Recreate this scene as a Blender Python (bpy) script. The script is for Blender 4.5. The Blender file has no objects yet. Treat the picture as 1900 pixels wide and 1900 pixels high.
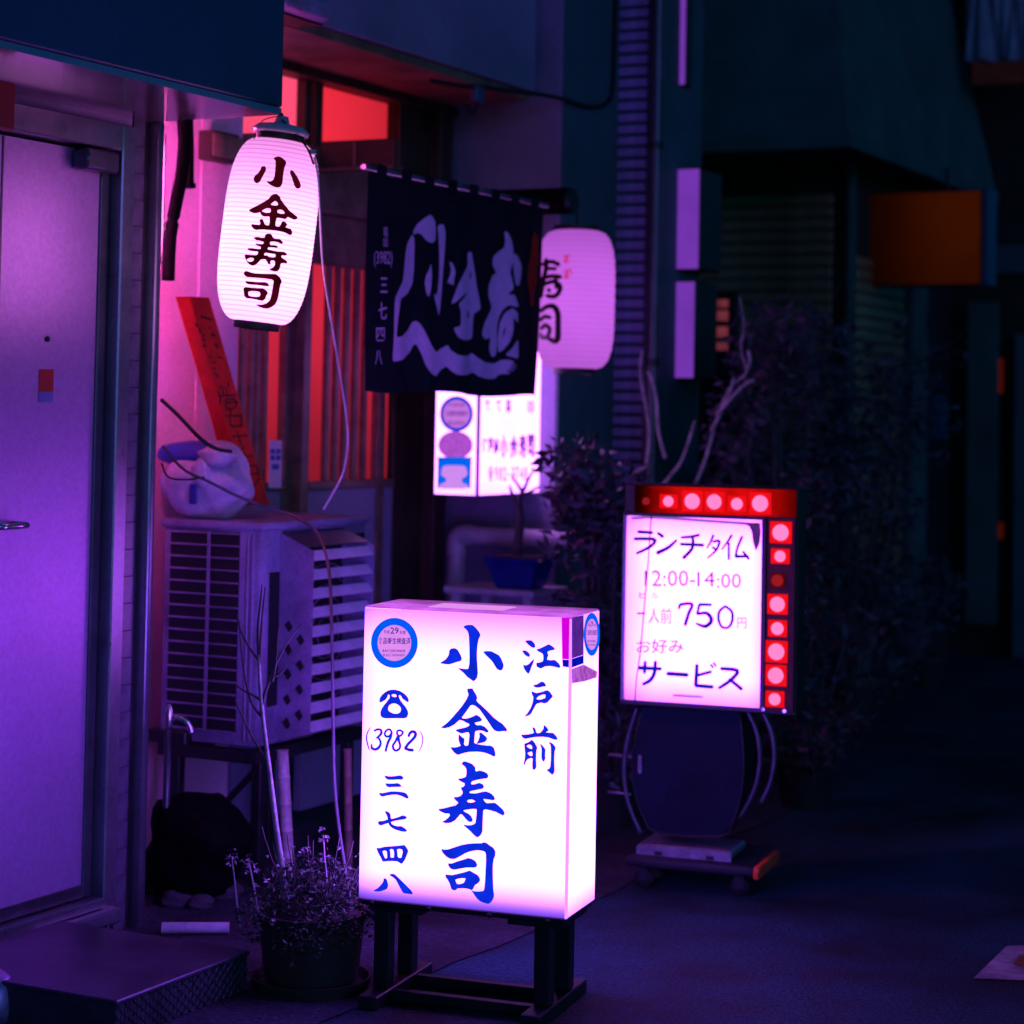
import bpy, bmesh, math, random
from mathutils import Vector, Matrix
from mathutils.geometry import tessellate_polygon
random.seed(7)
R = math.radians
scene = bpy.context.scene
COL = scene.collection

# ------------------------------------------------------------------ camera
F_PX, CX, CY, IMG = 4000.0, 950.0, 590.0, 1900.0
CAM = Vector((0, 0, 1.5))
ROT = Matrix.Rotation(math.pi/2 + R(2.5), 3, 'X') @ Matrix.Rotation(R(1.05), 3, 'Z')
cam = bpy.data.cameras.new('camera')
cam_o = bpy.data.objects.new('camera', cam); COL.objects.link(cam_o)
cam.sensor_width = 36.0
cam.lens = F_PX / IMG * 36.0
cam.shift_y = -(IMG/2 - CY) / IMG
cam.clip_start, cam.clip_end = 0.05, 500
cam.dof.use_dof = True; cam.dof.focus_distance = 5.55; cam.dof.aperture_fstop = 2.4
cam_o.matrix_world = Matrix.Translation(CAM) @ ROT.to_4x4()
scene.camera = cam_o

# ------------------------------------------------------------------ sky (night), assumed low violet street light from behind the camera put in as a sun lamp, exposure
world = bpy.data.worlds.new('World'); scene.world = world; world.use_nodes = True
wn, wl = world.node_tree.nodes, world.node_tree.links
wn.clear()
sky = wn.new('ShaderNodeTexSky'); sky.sky_type = 'NISHITA'; sky.sun_disc = False
sky.sun_elevation = R(11.5); sky.sun_rotation = R(152)
tint = wn.new('ShaderNodeMix'); tint.data_type = 'RGBA'; tint.blend_type = 'MULTIPLY'; tint.inputs[0].default_value = 1
tint.inputs[7].default_value = (0.008, 0.23, 0.62, 1)
bg = wn.new('ShaderNodeBackground'); bg.inputs[1].default_value = 0.058
wo = wn.new('ShaderNodeOutputWorld')
wl.new(sky.outputs[0], tint.inputs[6]); wl.new(tint.outputs[2], bg.inputs[0]); wl.new(bg.outputs[0], wo.inputs[0])
street_sun = bpy.data.lights.new('assumed_street_glow', 'SUN'); street_sun.energy = 0.185; street_sun.angle = R(6); street_sun.color = (0.28, 0.10, 1.0)
street_sun_o = bpy.data.objects.new('assumed_street_glow', street_sun); COL.objects.link(street_sun_o)
street_sun_o.rotation_euler = Vector((-0.46, 0.88, -0.20)).to_track_quat('-Z', 'Y').to_euler()
vs = scene.view_settings
vs.view_transform = 'Standard'; vs.look = 'None'; vs.exposure = 0.0; vs.gamma = 1.0; vs.use_curve_mapping = False
scene.cycles.use_denoising = True
scene.cycles.max_bounces = 6
scene.cycles.sample_clamp_indirect = 4.0

# ------------------------------------------------------------------ geometry helpers
def ray(px, py):
    return ROT @ Vector(((px - CX)/F_PX, -(py - CY)/F_PX, -1.0))

class Frame:
    """a set of building axes: x along the wall, y into it, z up"""
    def __init__(s, origin, phi):
        s.o = Vector(origin); s.phi = phi
        s.M = Matrix.Translation(s.o) @ Matrix.Rotation(phi, 4, 'Z'); s.I = s.M.inverted()
    def w(s, x, y, z): return s.M @ Vector((x, y, z))
    def on(s, px, py, axis, c):
        d = s.I.to_3x3() @ ray(px, py); o = s.I @ CAM
        t = (c - o[axis]) / d[axis]
        return o + d*t
def at_depth(px, py, d):
    r = ray(px, py); return CAM + r*(d/r.y)

WALL = Frame((-1.06, 6.28, 0), R(63))            # the row of shops on the left
SIGN = Frame((0.160, 5.360, 0), R(-19.5))        # big floor sign: x to the right, y away
LUN = Frame((0.376, 6.95, 0), R(-19.5))          # lunch sign
WORLD = Frame((0, 0, 0), 0)
MX = {}                                          # matrix of every empty / part

class MB:
    def __init__(s): s.v, s.f = [], []
    def add(s, vs, fs):
        n = len(s.v); s.v += [Vector(v) for v in vs]; s.f += [tuple(i+n for i in f) for f in fs]; return s
    def bm(s, bm, M=None):
        bm.verts.ensure_lookup_table()
        s.add([(M @ v.co) if M else v.co.copy() for v in bm.verts], [[v.index for v in f.verts] for f in bm.faces]); bm.free(); return s
    def box(s, F, x0, x1, y0, y1, z0, z1, b=0.0, seg=1):
        bm = bmesh.new(); bmesh.ops.create_cube(bm, size=1)
        S = Vector((x1-x0, y1-y0, z1-z0)); C = Vector(((x0+x1)/2, (y0+y1)/2, (z0+z1)/2))
        for v in bm.verts: v.co = Vector((v.co.x*S.x, v.co.y*S.y, v.co.z*S.z)) + C
        if b: bmesh.ops.bevel(bm, geom=bm.edges[:], offset=b, segments=seg, profile=0.5, affect='EDGES')
        bm.verts.index_update()
        return s.bm(bm, F.M)
    def prism(s, pts, d):
        """polygon of world points, thickened along d"""
        n = len(pts); P = [Vector(p) for p in pts]; Q = [p + d for p in P]
        f = [tuple(range(n-1, -1, -1)), tuple(range(n, 2*n))] + [(i, (i+1) % n, n+(i+1) % n, n+i) for i in range(n)]
        return s.add(P+Q, f)
    def tube(s, pts, r, n=8, smooth=4, closed=False):
        P = [Vector(p) for p in pts]
        rs = list(r) if hasattr(r, '__len__') else [r]*len(P)
        if smooth > 1 and len(P) > 2: P, rs = catmull(P, rs, smooth)
        V = []; up = Vector((0.13, 0.21, 0.97))
        for i, p in enumerate(P):
            t = (P[min(i+1, len(P)-1)] - P[max(i-1, 0)])
            t = t.normalized() if t.length > 1e-9 else Vector((0, 0, 1))
            a = t.cross(up)
            if a.length < 0.2: a = t.cross(Vector((1, 0.2, 0)))
            a.normalize(); b = t.cross(a).normalized()
            V += [p + (a*math.cos(k*2*math.pi/n) + b*math.sin(k*2*math.pi/n))*rs[i] for k in range(n)]
        m = len(P)
        f = [(i*n+k, i*n+(k+1) % n, (i+1)*n+(k+1) % n, (i+1)*n+k) for i in range(m-1) for k in range(n)]
        f += [tuple(range(n-1, -1, -1)), tuple(range((m-1)*n, m*n))]
        return s.add(V, f)
    def lathe(s, M, prof, n=24, caps=True):
        V = [M @ Vector((r*math.cos(2*math.pi*k/n), r*math.sin(2*math.pi*k/n), z)) for r, z in prof for k in range(n)]
        m = len(prof)
        f = [(i*n+k, i*n+(k+1) % n, (i+1)*n+(k+1) % n, (i+1)*n+k) for i in range(m-1) for k in range(n)]
        if caps: f += [tuple(range(n-1, -1, -1)), tuple(range((m-1)*n, m*n))]
        return s.add(V, f)
    def blob(s, c, rx, ry, rz, M=None, sub=3, amp=0.15, seed=0, flat=0.0):
        rnd = random.Random(seed); ph = [rnd.uniform(0, 6.3) for _ in range(9)]
        bm = bmesh.new(); bmesh.ops.create_icosphere(bm, subdivisions=sub, radius=1)
        for v in bm.verts:
            p = v.co
            k = 1 + amp*(math.sin(3*p.x+ph[0])*math.sin(4*p.y+ph[1]) + .6*math.sin(6*p.z+ph[2]+2*p.x) + .35*math.sin(11*p.x+ph[3])*math.sin(9*p.z+ph[4]))
            z = p.z*k
            if flat and z < -1+flat: z = -1+flat
            v.co = Vector((p.x*k*rx, p.y*k*ry, z*rz)) + Vector(c)
        bm.verts.index_update(); return s.bm(bm, M)

def catmull(P, rs, k):
    Q, q = [], []
    for i in range(len(P)-1):
        a, b, c, d = P[max(i-1, 0)], P[i], P[i+1], P[min(i+2, len(P)-1)]
        for j in range(k):
            t = j/k
            Q.append(0.5*((2*b) + (c-a)*t + (2*a-5*b+4*c-d)*t*t + (3*b-3*c+d-a)*t**3)); q.append(rs[i]*(1-t)+rs[i+1]*t)
    Q.append(P[-1]); q.append(rs[-1]); return Q, q

def setp(o, label=None, cat=None, group=None, kind=None):
    if label: o['label'] = label
    if cat: o['category'] = cat
    if group: o['group'] = group
    if kind: o['kind'] = kind
    return o
def thing(name, label, cat, F, loc, group=None):
    o = bpy.data.objects.new(name, None); COL.objects.link(o); o.empty_display_size = 0.1
    M = F.M @ Matrix.Translation(Vector(loc)); o.matrix_world = M; MX[o.name] = M
    return setp(o, label, cat, group)
def part(name, mb, mat, parent=None, smooth=False, origin=None, kind=None):
    if parent is not None: M = MX[parent.name]
    else: M = Matrix.Translation(Vector(origin) if origin is not None else Vector((0, 0, 0)))
    I = M.inverted()
    me = bpy.data.meshes.new(name); me.from_pydata([I @ v for v in mb.v], [], mb.f); me.update()
    bm = bmesh.new(); bm.from_mesh(me); bmesh.ops.recalc_face_normals(bm, faces=bm.faces[:]); bm.to_mesh(me); bm.free()
    if smooth:
        for p in me.polygons: p.use_smooth = True
        if smooth == 'auto': me.set_sharp_from_angle(angle=R(38))
    me.materials.append(mat)
    o = bpy.data.objects.new(name, me); COL.objects.link(o)
    if parent is not None: o.parent = parent
    else: o.matrix_world = M
    MX[o.name] = M
    if kind: o['kind'] = kind
    return o
def repeat(o, offs):
    """copies of a part that share its mesh; offsets in the thing's own axes"""
    out = [o]
    for d in offs:
        c = o.copy(); COL.objects.link(c); c.parent = o.parent; c.location = Vector(d); MX[c.name] = MX[o.name]; out.append(c)
    return out

# ------------------------------------------------------------------ materials
def mat(name, col, rough=0.6, metal=0.0, var=0.25, scale=6.0, bump=0.0, bscale=40.0, spec=0.5, dirt=None, grain=(80.0, 0.09)):
    m = bpy.data.materials.new(name); m.use_nodes = True
    n, l = m.node_tree.nodes, m.node_tree.links
    b = n['Principled BSDF']; b.inputs['Roughness'].default_value = rough; b.inputs['Metallic'].default_value = metal
    b.inputs['Specular IOR Level'].default_value = spec
    tc = n.new('ShaderNodeTexCoord')
    nz = n.new('ShaderNodeTexNoise'); nz.inputs['Scale'].default_value = scale; nz.inputs['Detail'].default_value = 6; nz.inputs['Roughness'].default_value = 0.65
    l.new(tc.outputs['Object'], nz.inputs['Vector'])
    rp = n.new('ShaderNodeValToRGB'); rp.color_ramp.elements[0].position = 0.32; rp.color_ramp.elements[1].position = 0.7
    d = dirt or tuple(c*(1-2*var) for c in col)
    rp.color_ramp.elements[0].color = (*[max(0, x) for x in d], 1)
    rp.color_ramp.elements[1].color = (*[min(1, c*(1+var*0.5)) for c in col], 1)
    l.new(nz.outputs['Fac'], rp.inputs['Fac'])
    gz = n.new('ShaderNodeTexNoise'); gz.inputs['Scale'].default_value = grain[0]; gz.inputs['Detail'].default_value = 3
    l.new(tc.outputs['Object'], gz.inputs['Vector'])
    gr = n.new('ShaderNodeMapRange'); gr.inputs['From Min'].default_value = 0.3; gr.inputs['From Max'].default_value = 0.7
    gr.inputs['To Min'].default_value = 1-grain[1]; gr.inputs['To Max'].default_value = 1+grain[1]; l.new(gz.outputs['Fac'], gr.inputs['Value'])
    mg = n.new('ShaderNodeVectorMath'); mg.operation = 'SCALE'; l.new(rp.outputs['Color'], mg.inputs[0]); l.new(gr.outputs[0], mg.inputs['Scale'])
    l.new(mg.outputs[0], b.inputs['Base Color'])
    mr = n.new('ShaderNodeMapRange'); mr.inputs['To Min'].default_value = max(0.02, rough-0.1); mr.inputs['To Max'].default_value = min(1, rough+0.12)
    l.new(nz.outputs['Fac'], mr.inputs['Value']); l.new(mr.outputs[0], b.inputs['Roughness'])
    if bump:
        n2 = n.new('ShaderNodeTexNoise'); n2.inputs['Scale'].default_value = bscale; n2.inputs['Detail'].default_value = 4
        l.new(tc.outputs['Object'], n2.inputs['Vector'])
        bp = n.new('ShaderNodeBump'); bp.inputs['Strength'].default_value = bump; bp.inputs['Distance'].default_value = 0.01
        l.new(n2.outputs['Fac'], bp.inputs['Height']); l.new(bp.outputs['Normal'], b.inputs['Normal'])
    return m
def glow(name, col, strength, fall=None, noise=0.06, nscale=9.0, hoops=None):
    """emissive sheet: lit panels, bulbs, and parts given an added glow. fall: list of (axis, from, to, min) ramps in the thing's axes"""
    m = bpy.data.materials.new(name); m.use_nodes = True
    n, l = m.node_tree.nodes, m.node_tree.links
    n.clear()
    out = n.new('ShaderNodeOutputMaterial'); em = n.new('ShaderNodeEmission'); em.inputs[0].default_value = (*col, 1)
    tc = n.new('ShaderNodeTexCoord')
    nz = n.new('ShaderNodeTexNoise'); nz.inputs['Scale'].default_value = nscale; nz.inputs['Detail'].default_value = 3
    l.new(tc.outputs['Object'], nz.inputs['Vector'])
    mr = n.new('ShaderNodeMapRange'); mr.inputs['To Min'].default_value = strength*(1-noise*2); mr.inputs['To Max'].default_value = strength*(1+noise*2)
    l.new(nz.outputs['Fac'], mr.inputs['Value']); val = mr.outputs[0]
    sep = n.new('ShaderNodeSeparateXYZ'); l.new(tc.outputs['Object'], sep.inputs[0])
    for ax, a, b, lo in (fall or []):
        k = n.new('ShaderNodeMapRange'); k.interpolation_type = 'SMOOTHSTEP'
        k.inputs['From Min'].default_value = a; k.inputs['From Max'].default_value = b
        k.inputs['To Min'].default_value = lo; k.inputs['To Max'].default_value = 1
        l.new(sep.outputs[ax], k.inputs['Value'])
        mu = n.new('ShaderNodeMath'); mu.operation = 'MULTIPLY'; l.new(val, mu.inputs[0]); l.new(k.outputs[0], mu.inputs[1]); val = mu.outputs[0]
    if hoops:  # shadows of the hoops on lit paper, painted as dim bands in the emission
        pitch, lo = hoops
        def mth(op, a, b=None):
            nd = n.new('ShaderNodeMath'); nd.operation = op
            for i, x in enumerate((a, b)):
                if x is None: continue
                if isinstance(x, (int, float)): nd.inputs[i].default_value = x
                else: l.new(x, nd.inputs[i])
            return nd.outputs[0]
        fr = mth('PINGPONG', sep.outputs[2], pitch/2)
        k = n.new('ShaderNodeMapRange'); k.inputs['From Min'].default_value = 0; k.inputs['From Max'].default_value = pitch*0.22
        k.inputs['To Min'].default_value = lo; k.inputs['To Max'].default_value = 1; l.new(fr, k.inputs['Value'])
        val = mth('MULTIPLY', val, k.outputs[0])
    l.new(val, em.inputs[1]); l.new(em.outputs[0], out.inputs[0])
    return m

PINKV = (0.26, 0.084, 1.0)
PINKS = (0.32, 0.088, 1.0)
M = {}
M['fascia'] = mat('painted_fascia', (0.022, 0.085, 0.17), 0.45, 0.0, 0.12, 2.0, 0.05, 25)
M['soffit'] = mat('soffit_sheet', (0.70, 0.50, 0.66), 0.13, 0.85, 0.12, 3)
M['doorskin'] = mat('door_skin', (0.50, 0.30, 0.66), 0.40, 0.6, 0.05, 1.5, 0.03, 90)
M['alu'] = mat('aluminium', (0.26, 0.26, 0.34), 0.30, 0.75, 0.12, 9)
M['darkalu'] = mat('dark_aluminium', (0.10, 0.10, 0.14), 0.35, 0.6, 0.2, 9)
M['tile'] = mat('glazed_tile', (0.11, 0.09, 0.15), 0.22, 0.0, 0.25, 14)
M['grout'] = mat('grout', (0.10, 0.10, 0.12), 0.9)
M['plate'] = mat('checker_plate', (0.11, 0.09, 0.14), 0.42, 0.55, 0.3, 7, 0.1, 60)
M['asphalt'] = mat('asphalt', (0.0060, 0.066, 0.100), 0.76, 0, 0.5, 1.6, 1.0, 110, 0.35, None, (75.0, 0.75))
M['concrete'] = mat('concrete', (0.040, 0.042, 0.068), 0.85, 0, 0.4, 3.0, 0.8, 70, 0.4, None, (60.0, 0.5))
M['plaster'] = mat('pink_beige_plaster', (0.90, 0.52, 0.74), 0.75, 0, 0.10, 3, 0.15, 45)
M['greywall'] = mat('grey_mortar_wall', (0.26, 0.22, 0.38), 0.85, 0, 0.15, 2.5, 0.25, 60)
M['tealwall'] = mat('grey_green_wall', (0.04, 0.12, 0.14), 0.8, 0, 0.15, 2.5, 0.15, 50)
M['darkwood'] = mat('dark_wood', (0.055, 0.032, 0.022), 0.55, 0, 0.35, 9, 0.2, 50)
M['wood'] = mat('brown_wood', (0.24, 0.13, 0.11), 0.5, 0, 0.3, 12, 0.15, 60)
M['beam'] = mat('weathered_timber', (0.30, 0.18, 0.12), 0.7, 0, 0.3, 6, 0.2, 40)
M['acwhite'] = mat('ivory_enamel', (0.30, 0.23, 0.44), 0.42, 0, 0.3, 5, 0.03, 60)
M['slat'] = mat('pale_louvre', (0.68, 0.55, 0.82), 0.4, 0, 0.15, 8)
M['acdark'] = mat('dark_coil', (0.012, 0.012, 0.016), 0.6)
M['steel'] = mat('painted_black_steel', (0.022, 0.024, 0.030), 0.45, 0.2, 0.3, 12)
M['black'] = mat('black_plastic', (0.012, 0.012, 0.014), 0.45)
M['blackbag'] = mat('black_bin_bag', (0.002, 0.002, 0.003), 0.8, 0, 0.2, 10, 0.5, 25, 0.08)
M['noren'] = mat('indigo_cloth', (0.014, 0.014, 0.026), 0.95, 0, 0.2, 12, 0.3, 300, 0.1)
M['norenprint'] = mat('undyed_cloth_print', (0.95, 0.45, 0.90), 0.95, 0, 0.06, 15, 0.2, 300, 0.1)
M['redprint'] = mat('red_cloth_print', (0.62, 0.03, 0.02), 0.95, 0, 0.2, 60, 0.2, 300, 0.1)
M['redboard'] = mat('red_painted_board', (0.90, 0.020, 0.008), 0.5, 0, 0.2, 8)
M['ink'] = mat('black_ink', (0.008, 0.006, 0.008), 0.6)
M['bagwhite'] = mat('white_plastic_bag', (0.60, 0.50, 0.70), 0.4, 0, 0.2, 7, 1.0, 14)
M['bluelid'] = mat('blue_plastic', (0.015, 0.05, 0.42), 0.35)
M['bluepot'] = mat('blue_glazed_pot', (0.008, 0.03, 0.30), 0.16)
M['rustpot'] = mat('old_planter', (0.016, 0.022, 0.026), 0.75, 0, 0.35, 8, 0.2, 40, dirt=(0.05, 0.018, 0.006))
M['soil'] = mat('soil', (0.03, 0.02, 0.015), 0.95, 0, 0.3, 30, 0.8, 90)
M['leaf'] = mat('leaf_green', (0.028, 0.042, 0.034), 0.5, 0, 0.35, 12)
M['leafb'] = mat('leaf_dark', (0.085, 0.075, 0.110), 0.5, 0, 0.35, 12)
M['flower'] = mat('pale_flowers', (0.45, 0.30, 0.45), 0.6)
M['bark'] = mat('bark', (0.09, 0.07, 0.08), 0.8, 0, 0.3, 30, 0.5, 80)
M['barkpale'] = mat('pale_bark', (0.42, 0.36, 0.42), 0.7, 0, 0.3, 30, 0.4, 80)
M['bamboo'] = mat('dry_bamboo', (0.50, 0.40, 0.40), 0.45, 0, 0.2, 20)
M['pvc'] = mat('grey_pvc', (0.55, 0.50, 0.60), 0.45, 0, 0.15, 10)
M['whitecord'] = mat('white_cable', (0.75, 0.70, 0.78), 0.5)
M['rubber'] = mat('black_rubber', (0.005, 0.005, 0.006), 0.7)
M['hose'] = mat('black_hose', (0.002, 0.002, 0.003), 0.85, spec=0.1)
M['orange'] = mat('orange_plastic', (1.0, 0.10, 0.03), 0.5, 0, 0.12, 20)
M['silver'] = mat('galvanised_steel', (0.34, 0.32, 0.40), 0.35, 0.5, 0.2, 20)
M['brass'] = mat('chromed_tap', (0.65, 0.62, 0.68), 0.18, 0.9)
M['ribwall'] = mat('ribbed_cladding', (0.40, 0.30, 0.70), 0.6, 0, 0.25, 7)
M['signwhite'] = mat('pale_sign_board', (0.95, 0.60, 0.95), 0.6, 0, 0.06, 8)
M['shutter'] = mat('shutter_steel', (0.42, 0.25, 0.13), 0.36, 0.3, 0.3, 3)
M['awning'] = mat('awning_canvas', (0.040, 0.110, 0.100), 0.8, 0, 0.2, 3)
M['brownwall'] = mat('brown_wall', (0.030, 0.026, 0.020), 0.85, 0, 0.3, 3)
M['redcanvas'] = mat('red_canvas', (0.60, 0.06, 0.02), 0.8)
M['paint'] = mat('road_paint', (0.42, 0.42, 0.46), 0.7, 0, 0.35, 12)
M['clear'] = mat('clear_film', (0.62, 0.55, 0.66), 0.18, 0, 0.1, 20)
M['stone'] = mat('rubble', (0.07, 0.06, 0.08), 0.9, 0, 0.3, 9, 0.5, 30)
M['cloth'] = mat('pale_cloth', (0.30, 0.28, 0.40), 0.8, 0, 0.2, 8)

def trace(mb, crop, polys, mapper, soft=0.16, grow=0.0):
    """closed outlines drawn in a crop of the reference; each item = [outer, hole, hole...]; mapper: pixel -> world point"""
    x0, y0, k = crop
    for loops in polys:
        L3 = []
        for lp in loops:
            pts = [(x0+a/k, y0+b/k) for a, b in lp]; n = len(pts); q = []
            for i in range(n):
                p, a, b = pts[i], pts[i-1], pts[(i+1) % n]
                q.append((p[0]+(a[0]-p[0])*soft, p[1]+(a[1]-p[1])*soft)); q.append((p[0]+(b[0]-p[0])*soft, p[1]+(b[1]-p[1])*soft))
            if grow:
                A2 = sum(q[i-1][0]*q[i][1]-q[i][0]*q[i-1][1] for i in range(len(q)))
                sg = (1 if A2 > 0 else -1)*(1 if not L3 else -1); g2 = []
                for i in range(len(q)):
                    tx, ty = q[(i+1) % len(q)][0]-q[i-1][0], q[(i+1) % len(q)][1]-q[i-1][1]; ln = math.hypot(tx, ty) or 1
                    g2.append((q[i][0]+ty/ln*grow*sg, q[i][1]-tx/ln*grow*sg))
                q = g2
            L3.append(q)
        tris = tessellate_polygon([[Vector((a, -b, 0)) for a, b in q] for q in L3])
        flat = [p for q in L3 for p in q]
        mb.add([mapper(a, b) for a, b in flat], tris)
    return mb
def brush(mb, crop, strokes, mapper, grow=0.0):
    """brush strokes: lists of (x, y, width) in a crop of the reference"""
    x0, y0, k = crop
    for si, st in enumerate(strokes):
        P = [Vector((x0+a/k, y0+b/k, 0)) for a, b, w in st]; ws = [w/k/2+grow for a, b, w in st]
        if len(P) > 2: P, ws = catmull(P, ws, 5)
        Lf, Rt = [], []
        for i, p in enumerate(P):
            t = (P[min(i+1, len(P)-1)]-P[max(i-1, 0)])
            if t.length < 1e-6: t = Vector((1, 0, 0))
            t.normalize(); nn = Vector((-t.y, t.x, 0))
            Lf.append(p+nn*ws[i]); Rt.append(p-nn*ws[i])
        t0 = (P[0]-P[1]).normalized(); t1 = (P[-1]-P[-2]).normalized()
        cap0, cap1 = P[0]+t0*ws[0]*0.8, P[-1]+t1*ws[-1]*0.8
        pts = Lf+Rt+[cap0, cap1]; n = len(P)
        f = [(i, i+1, n+i+1, n+i) for i in range(n-1)] + [(0, n, 2*n), (n-1, 2*n-1, 2*n+1)]
        mb.add([mapper(p.x, p.y) for p in pts], f)
    return mb
def lettering(mb, body, rect, mapper, bold=0.0, vertical=False):
    """type set to fill a rectangle (pixel corners) of a surface"""
    c = bpy.data.curves.new('type', 'FONT'); c.body = '\n'.join(body) if vertical else body
    c.offset = bold; c.resolution_u = 2; c.align_x = 'CENTER' if vertical else 'LEFT'
    o = bpy.data.objects.new('type', c); COL.objects.link(o)
    me = bpy.data.meshes.new_from_object(o.evaluated_get(bpy.context.evaluated_depsgraph_get()))
    vs = [v.co.copy() for v in me.vertices]; fs = [tuple(p.vertices) for p in me.polygons]
    bpy.data.objects.remove(o); bpy.data.curves.remove(c); bpy.data.meshes.remove(me)
    if not vs: return mb
    ax, bx = min(v.x for v in vs), max(v.x for v in vs); ay, by = min(v.y for v in vs), max(v.y for v in vs)
    x0, y0, x1, y1 = rect
    return mb.add([mapper(x0+(v.x-ax)/(bx-ax)*(x1-x0), y1-(v.y-ay)/(by-ay)*(y1-y0)) for v in vs], fs)
def plane_map(F, axis, c): return lambda px, py: F.w(*F.on(px, py, axis, c))
def ring(mapper, cx, cy, rx, ry, ix, iy, mb, n=40):
    a = [mapper(cx+rx*math.cos(2*math.pi*k/n), cy+ry*math.sin(2*math.pi*k/n)) for k in range(n)]
    if ix:
        b = [mapper(cx+ix*math.cos(2*math.pi*k/n), cy+iy*math.sin(2*math.pi*k/n)) for k in range(n)]
        return mb.add(a+b, [(k, (k+1) % n, n+(k+1) % n, n+k) for k in range(n)])
    return mb.add(a, [tuple(range(n))])

wy = lambda px, py, c: WALL.on(px, py, 1, c)
wx = lambda px, py, c: WALL.on(px, py, 0, c)

# ================================================================== GROUND
g = MB().add([(-40, -12, 0), (40, -12, 0), (40, 60, 0), (-40, 60, 0)], [(0, 1, 2, 3)])
setp(part('road', g, M['asphalt']), kind='structure')
ap = MB()
nx = 48
edge = [(-3+ i*(9.4/nx), -1.0+0.012*math.sin(i*1.7)+0.01*math.sin(i*0.6)) for i in range(nx+1)]
ap.add([WALL.w(x, y, 0.004) for x, y in edge]+[WALL.w(x, 0.6, 0.004) for x, y in edge], [(i, i+1, nx+2+i, nx+1+i) for i in range(nx)])
setp(part('concrete_apron', ap, M['concrete']), kind='structure')
rm = MB(); q = [WORLD.on(px, py, 2, 0.004) for px, py in ((1806, 1815), (1868, 1755), (1960, 1752), (1990, 1822))]
rm.add(q, [(0, 1, 2, 3)])
rmo = part('road_marking', rm, M['paint']); setp(rmo, kind='structure')
rm2 = MB(); q = [WORLD.on(px, py, 2, 0.008) for px, py in ((1880, 1790), (1892, 1772), (1925, 1770), (1930, 1795))]
rm2.add(q, [(0, 1, 2, 3)])
setp(part('orange_road_marking', rm2, mat('orange_road_paint', (0.35, 0.13, 0.03), 0.8)), kind='structure')

# ================================================================== LEFT BUILDING (door, canopy)
B = thing('shop_building', 'shop front with pale metal door and deep flat canopy beside the alcove', 'building', WALL, (-1.5, 0.3, 0))
m = MB().box(WALL, -3.2, -1.66, 0, 1.2, 0, 2.6); m.box(WALL, -1.66, -0.10, 0, 1.2, 2.30, 2.6); m.box(WALL, -1.66, -0.10, 0.10, 1.2, 0, 2.30); m.box(WALL, -0.10, 0.0, 0.012, 1.2, 0, 2.6)
part('wall', m, M['greywall'], B)
part('fascia', MB().box(WALL, -3.2, -0.025, -0.466, 0.3, 2.345, 3.7, 0.006), M['fascia'], B)
part('soffit', MB().box(WALL, -3.2, -0.028, -0.463, -0.001, 2.325, 2.343), M['soffit'], B)
# tiles of the pier
t0 = part('tile', MB().box(WALL, -0.095, -0.042, -0.004, 0.012, 0.002, 0.0785, 0.0012), M['tile'], B)
repeat(t0, [(0, 0, 0.0775*i) for i in range(1, 30)])
part('corner_trim', MB().box(WALL, -0.022, 0.012, -0.035, 0.03, 0, 2.33, 0.006), M['alu'], B, True)
part('pier_recess', MB().box(WALL, -0.040, -0.023, -0.001, 0.03, 0, 2.33), M['steel'], B)
fr = part('door_frame', MB().box(WALL, -0.165, -0.12, -0.02, 0.09, 0.05, 2.30, 0.004).box(WALL, -0.119, -0.098, -0.012, 0.09, 0.05, 2.30, 0.003).box(WALL, -1.66, -0.166, -0.018, 0.09, 2.225, 2.30, 0.004), M['alu'], B)
part('door_sill', MB().box(WALL, -1.66, -0.12, -0.055, 0.09, 0.045, 0.085, 0.006).box(WALL, -1.66, -0.16, -0.02, 0.09, 0.086, 0.115, 0.003), M['alu'], B)
dr = part('door', MB().box(WALL, -1.60, -0.205, 0.03, 0.07, 0.155, 2.215), M['doorskin'], B)
part('stile', MB().box(WALL, -0.205, -0.168, 0.022, 0.075, 0.118, 2.22, 0.003), M['darkalu'], dr)
part('bottom_rail', MB().box(WALL, -1.60, -0.206, 0.02, 0.075, 0.118, 0.155, 0.003), M['darkalu'], dr)
part('panel_joint', MB().box(WALL, -0.625, -0.619, 0.0275, 0.031, 0.156, 2.214), M['darkalu'], dr)
a, b = wy(150, 232, 0.0), wy(215, 232, 0.0)
part('door_closer', MB().box(WALL, -0.335, -0.19, -0.03, 0.03, 2.155, 2.215, 0.008), M['darkalu'], dr, 'auto')
a = wy(15, 975, 0.0)
part('handle', MB().tube([WALL.w(a.x-0.08, -0.03, a.z), WALL.w(a.x+0.04, -0.03, a.z), WALL.w(a.x+0.05, 0.03, a.z)], 0.009, 8, 3), M['brass'], dr, True)
mp = plane_map(WALL, 1, 0.0285)
part('sticker', MB().add([mp(*p) for p in ((73, 685), (100, 685), (99, 727), (72, 727))], [(0, 1, 2, 3)]), mat('red_sticker', (0.55, 0.02, 0.02), 0.5), dr)
sk = MB().add([mp(*p) for p in ((72, 727.5), (99, 727.5), (98, 746), (71, 746))], [(0, 1, 2, 3)])
part('sticker', sk, mat('blue_sticker', (0.16, 0.2, 0.6), 0.5), dr)
part('peephole', MB().lathe(WALL.M @ Matrix.Translation(wy(87, 629, 0.03)) @ Matrix.Rotation(R(90), 4, 'X'), [(0.008, 0), (0.008, 0.006), (0.004, 0.008)], 12), M['steel'], dr, True)

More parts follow.
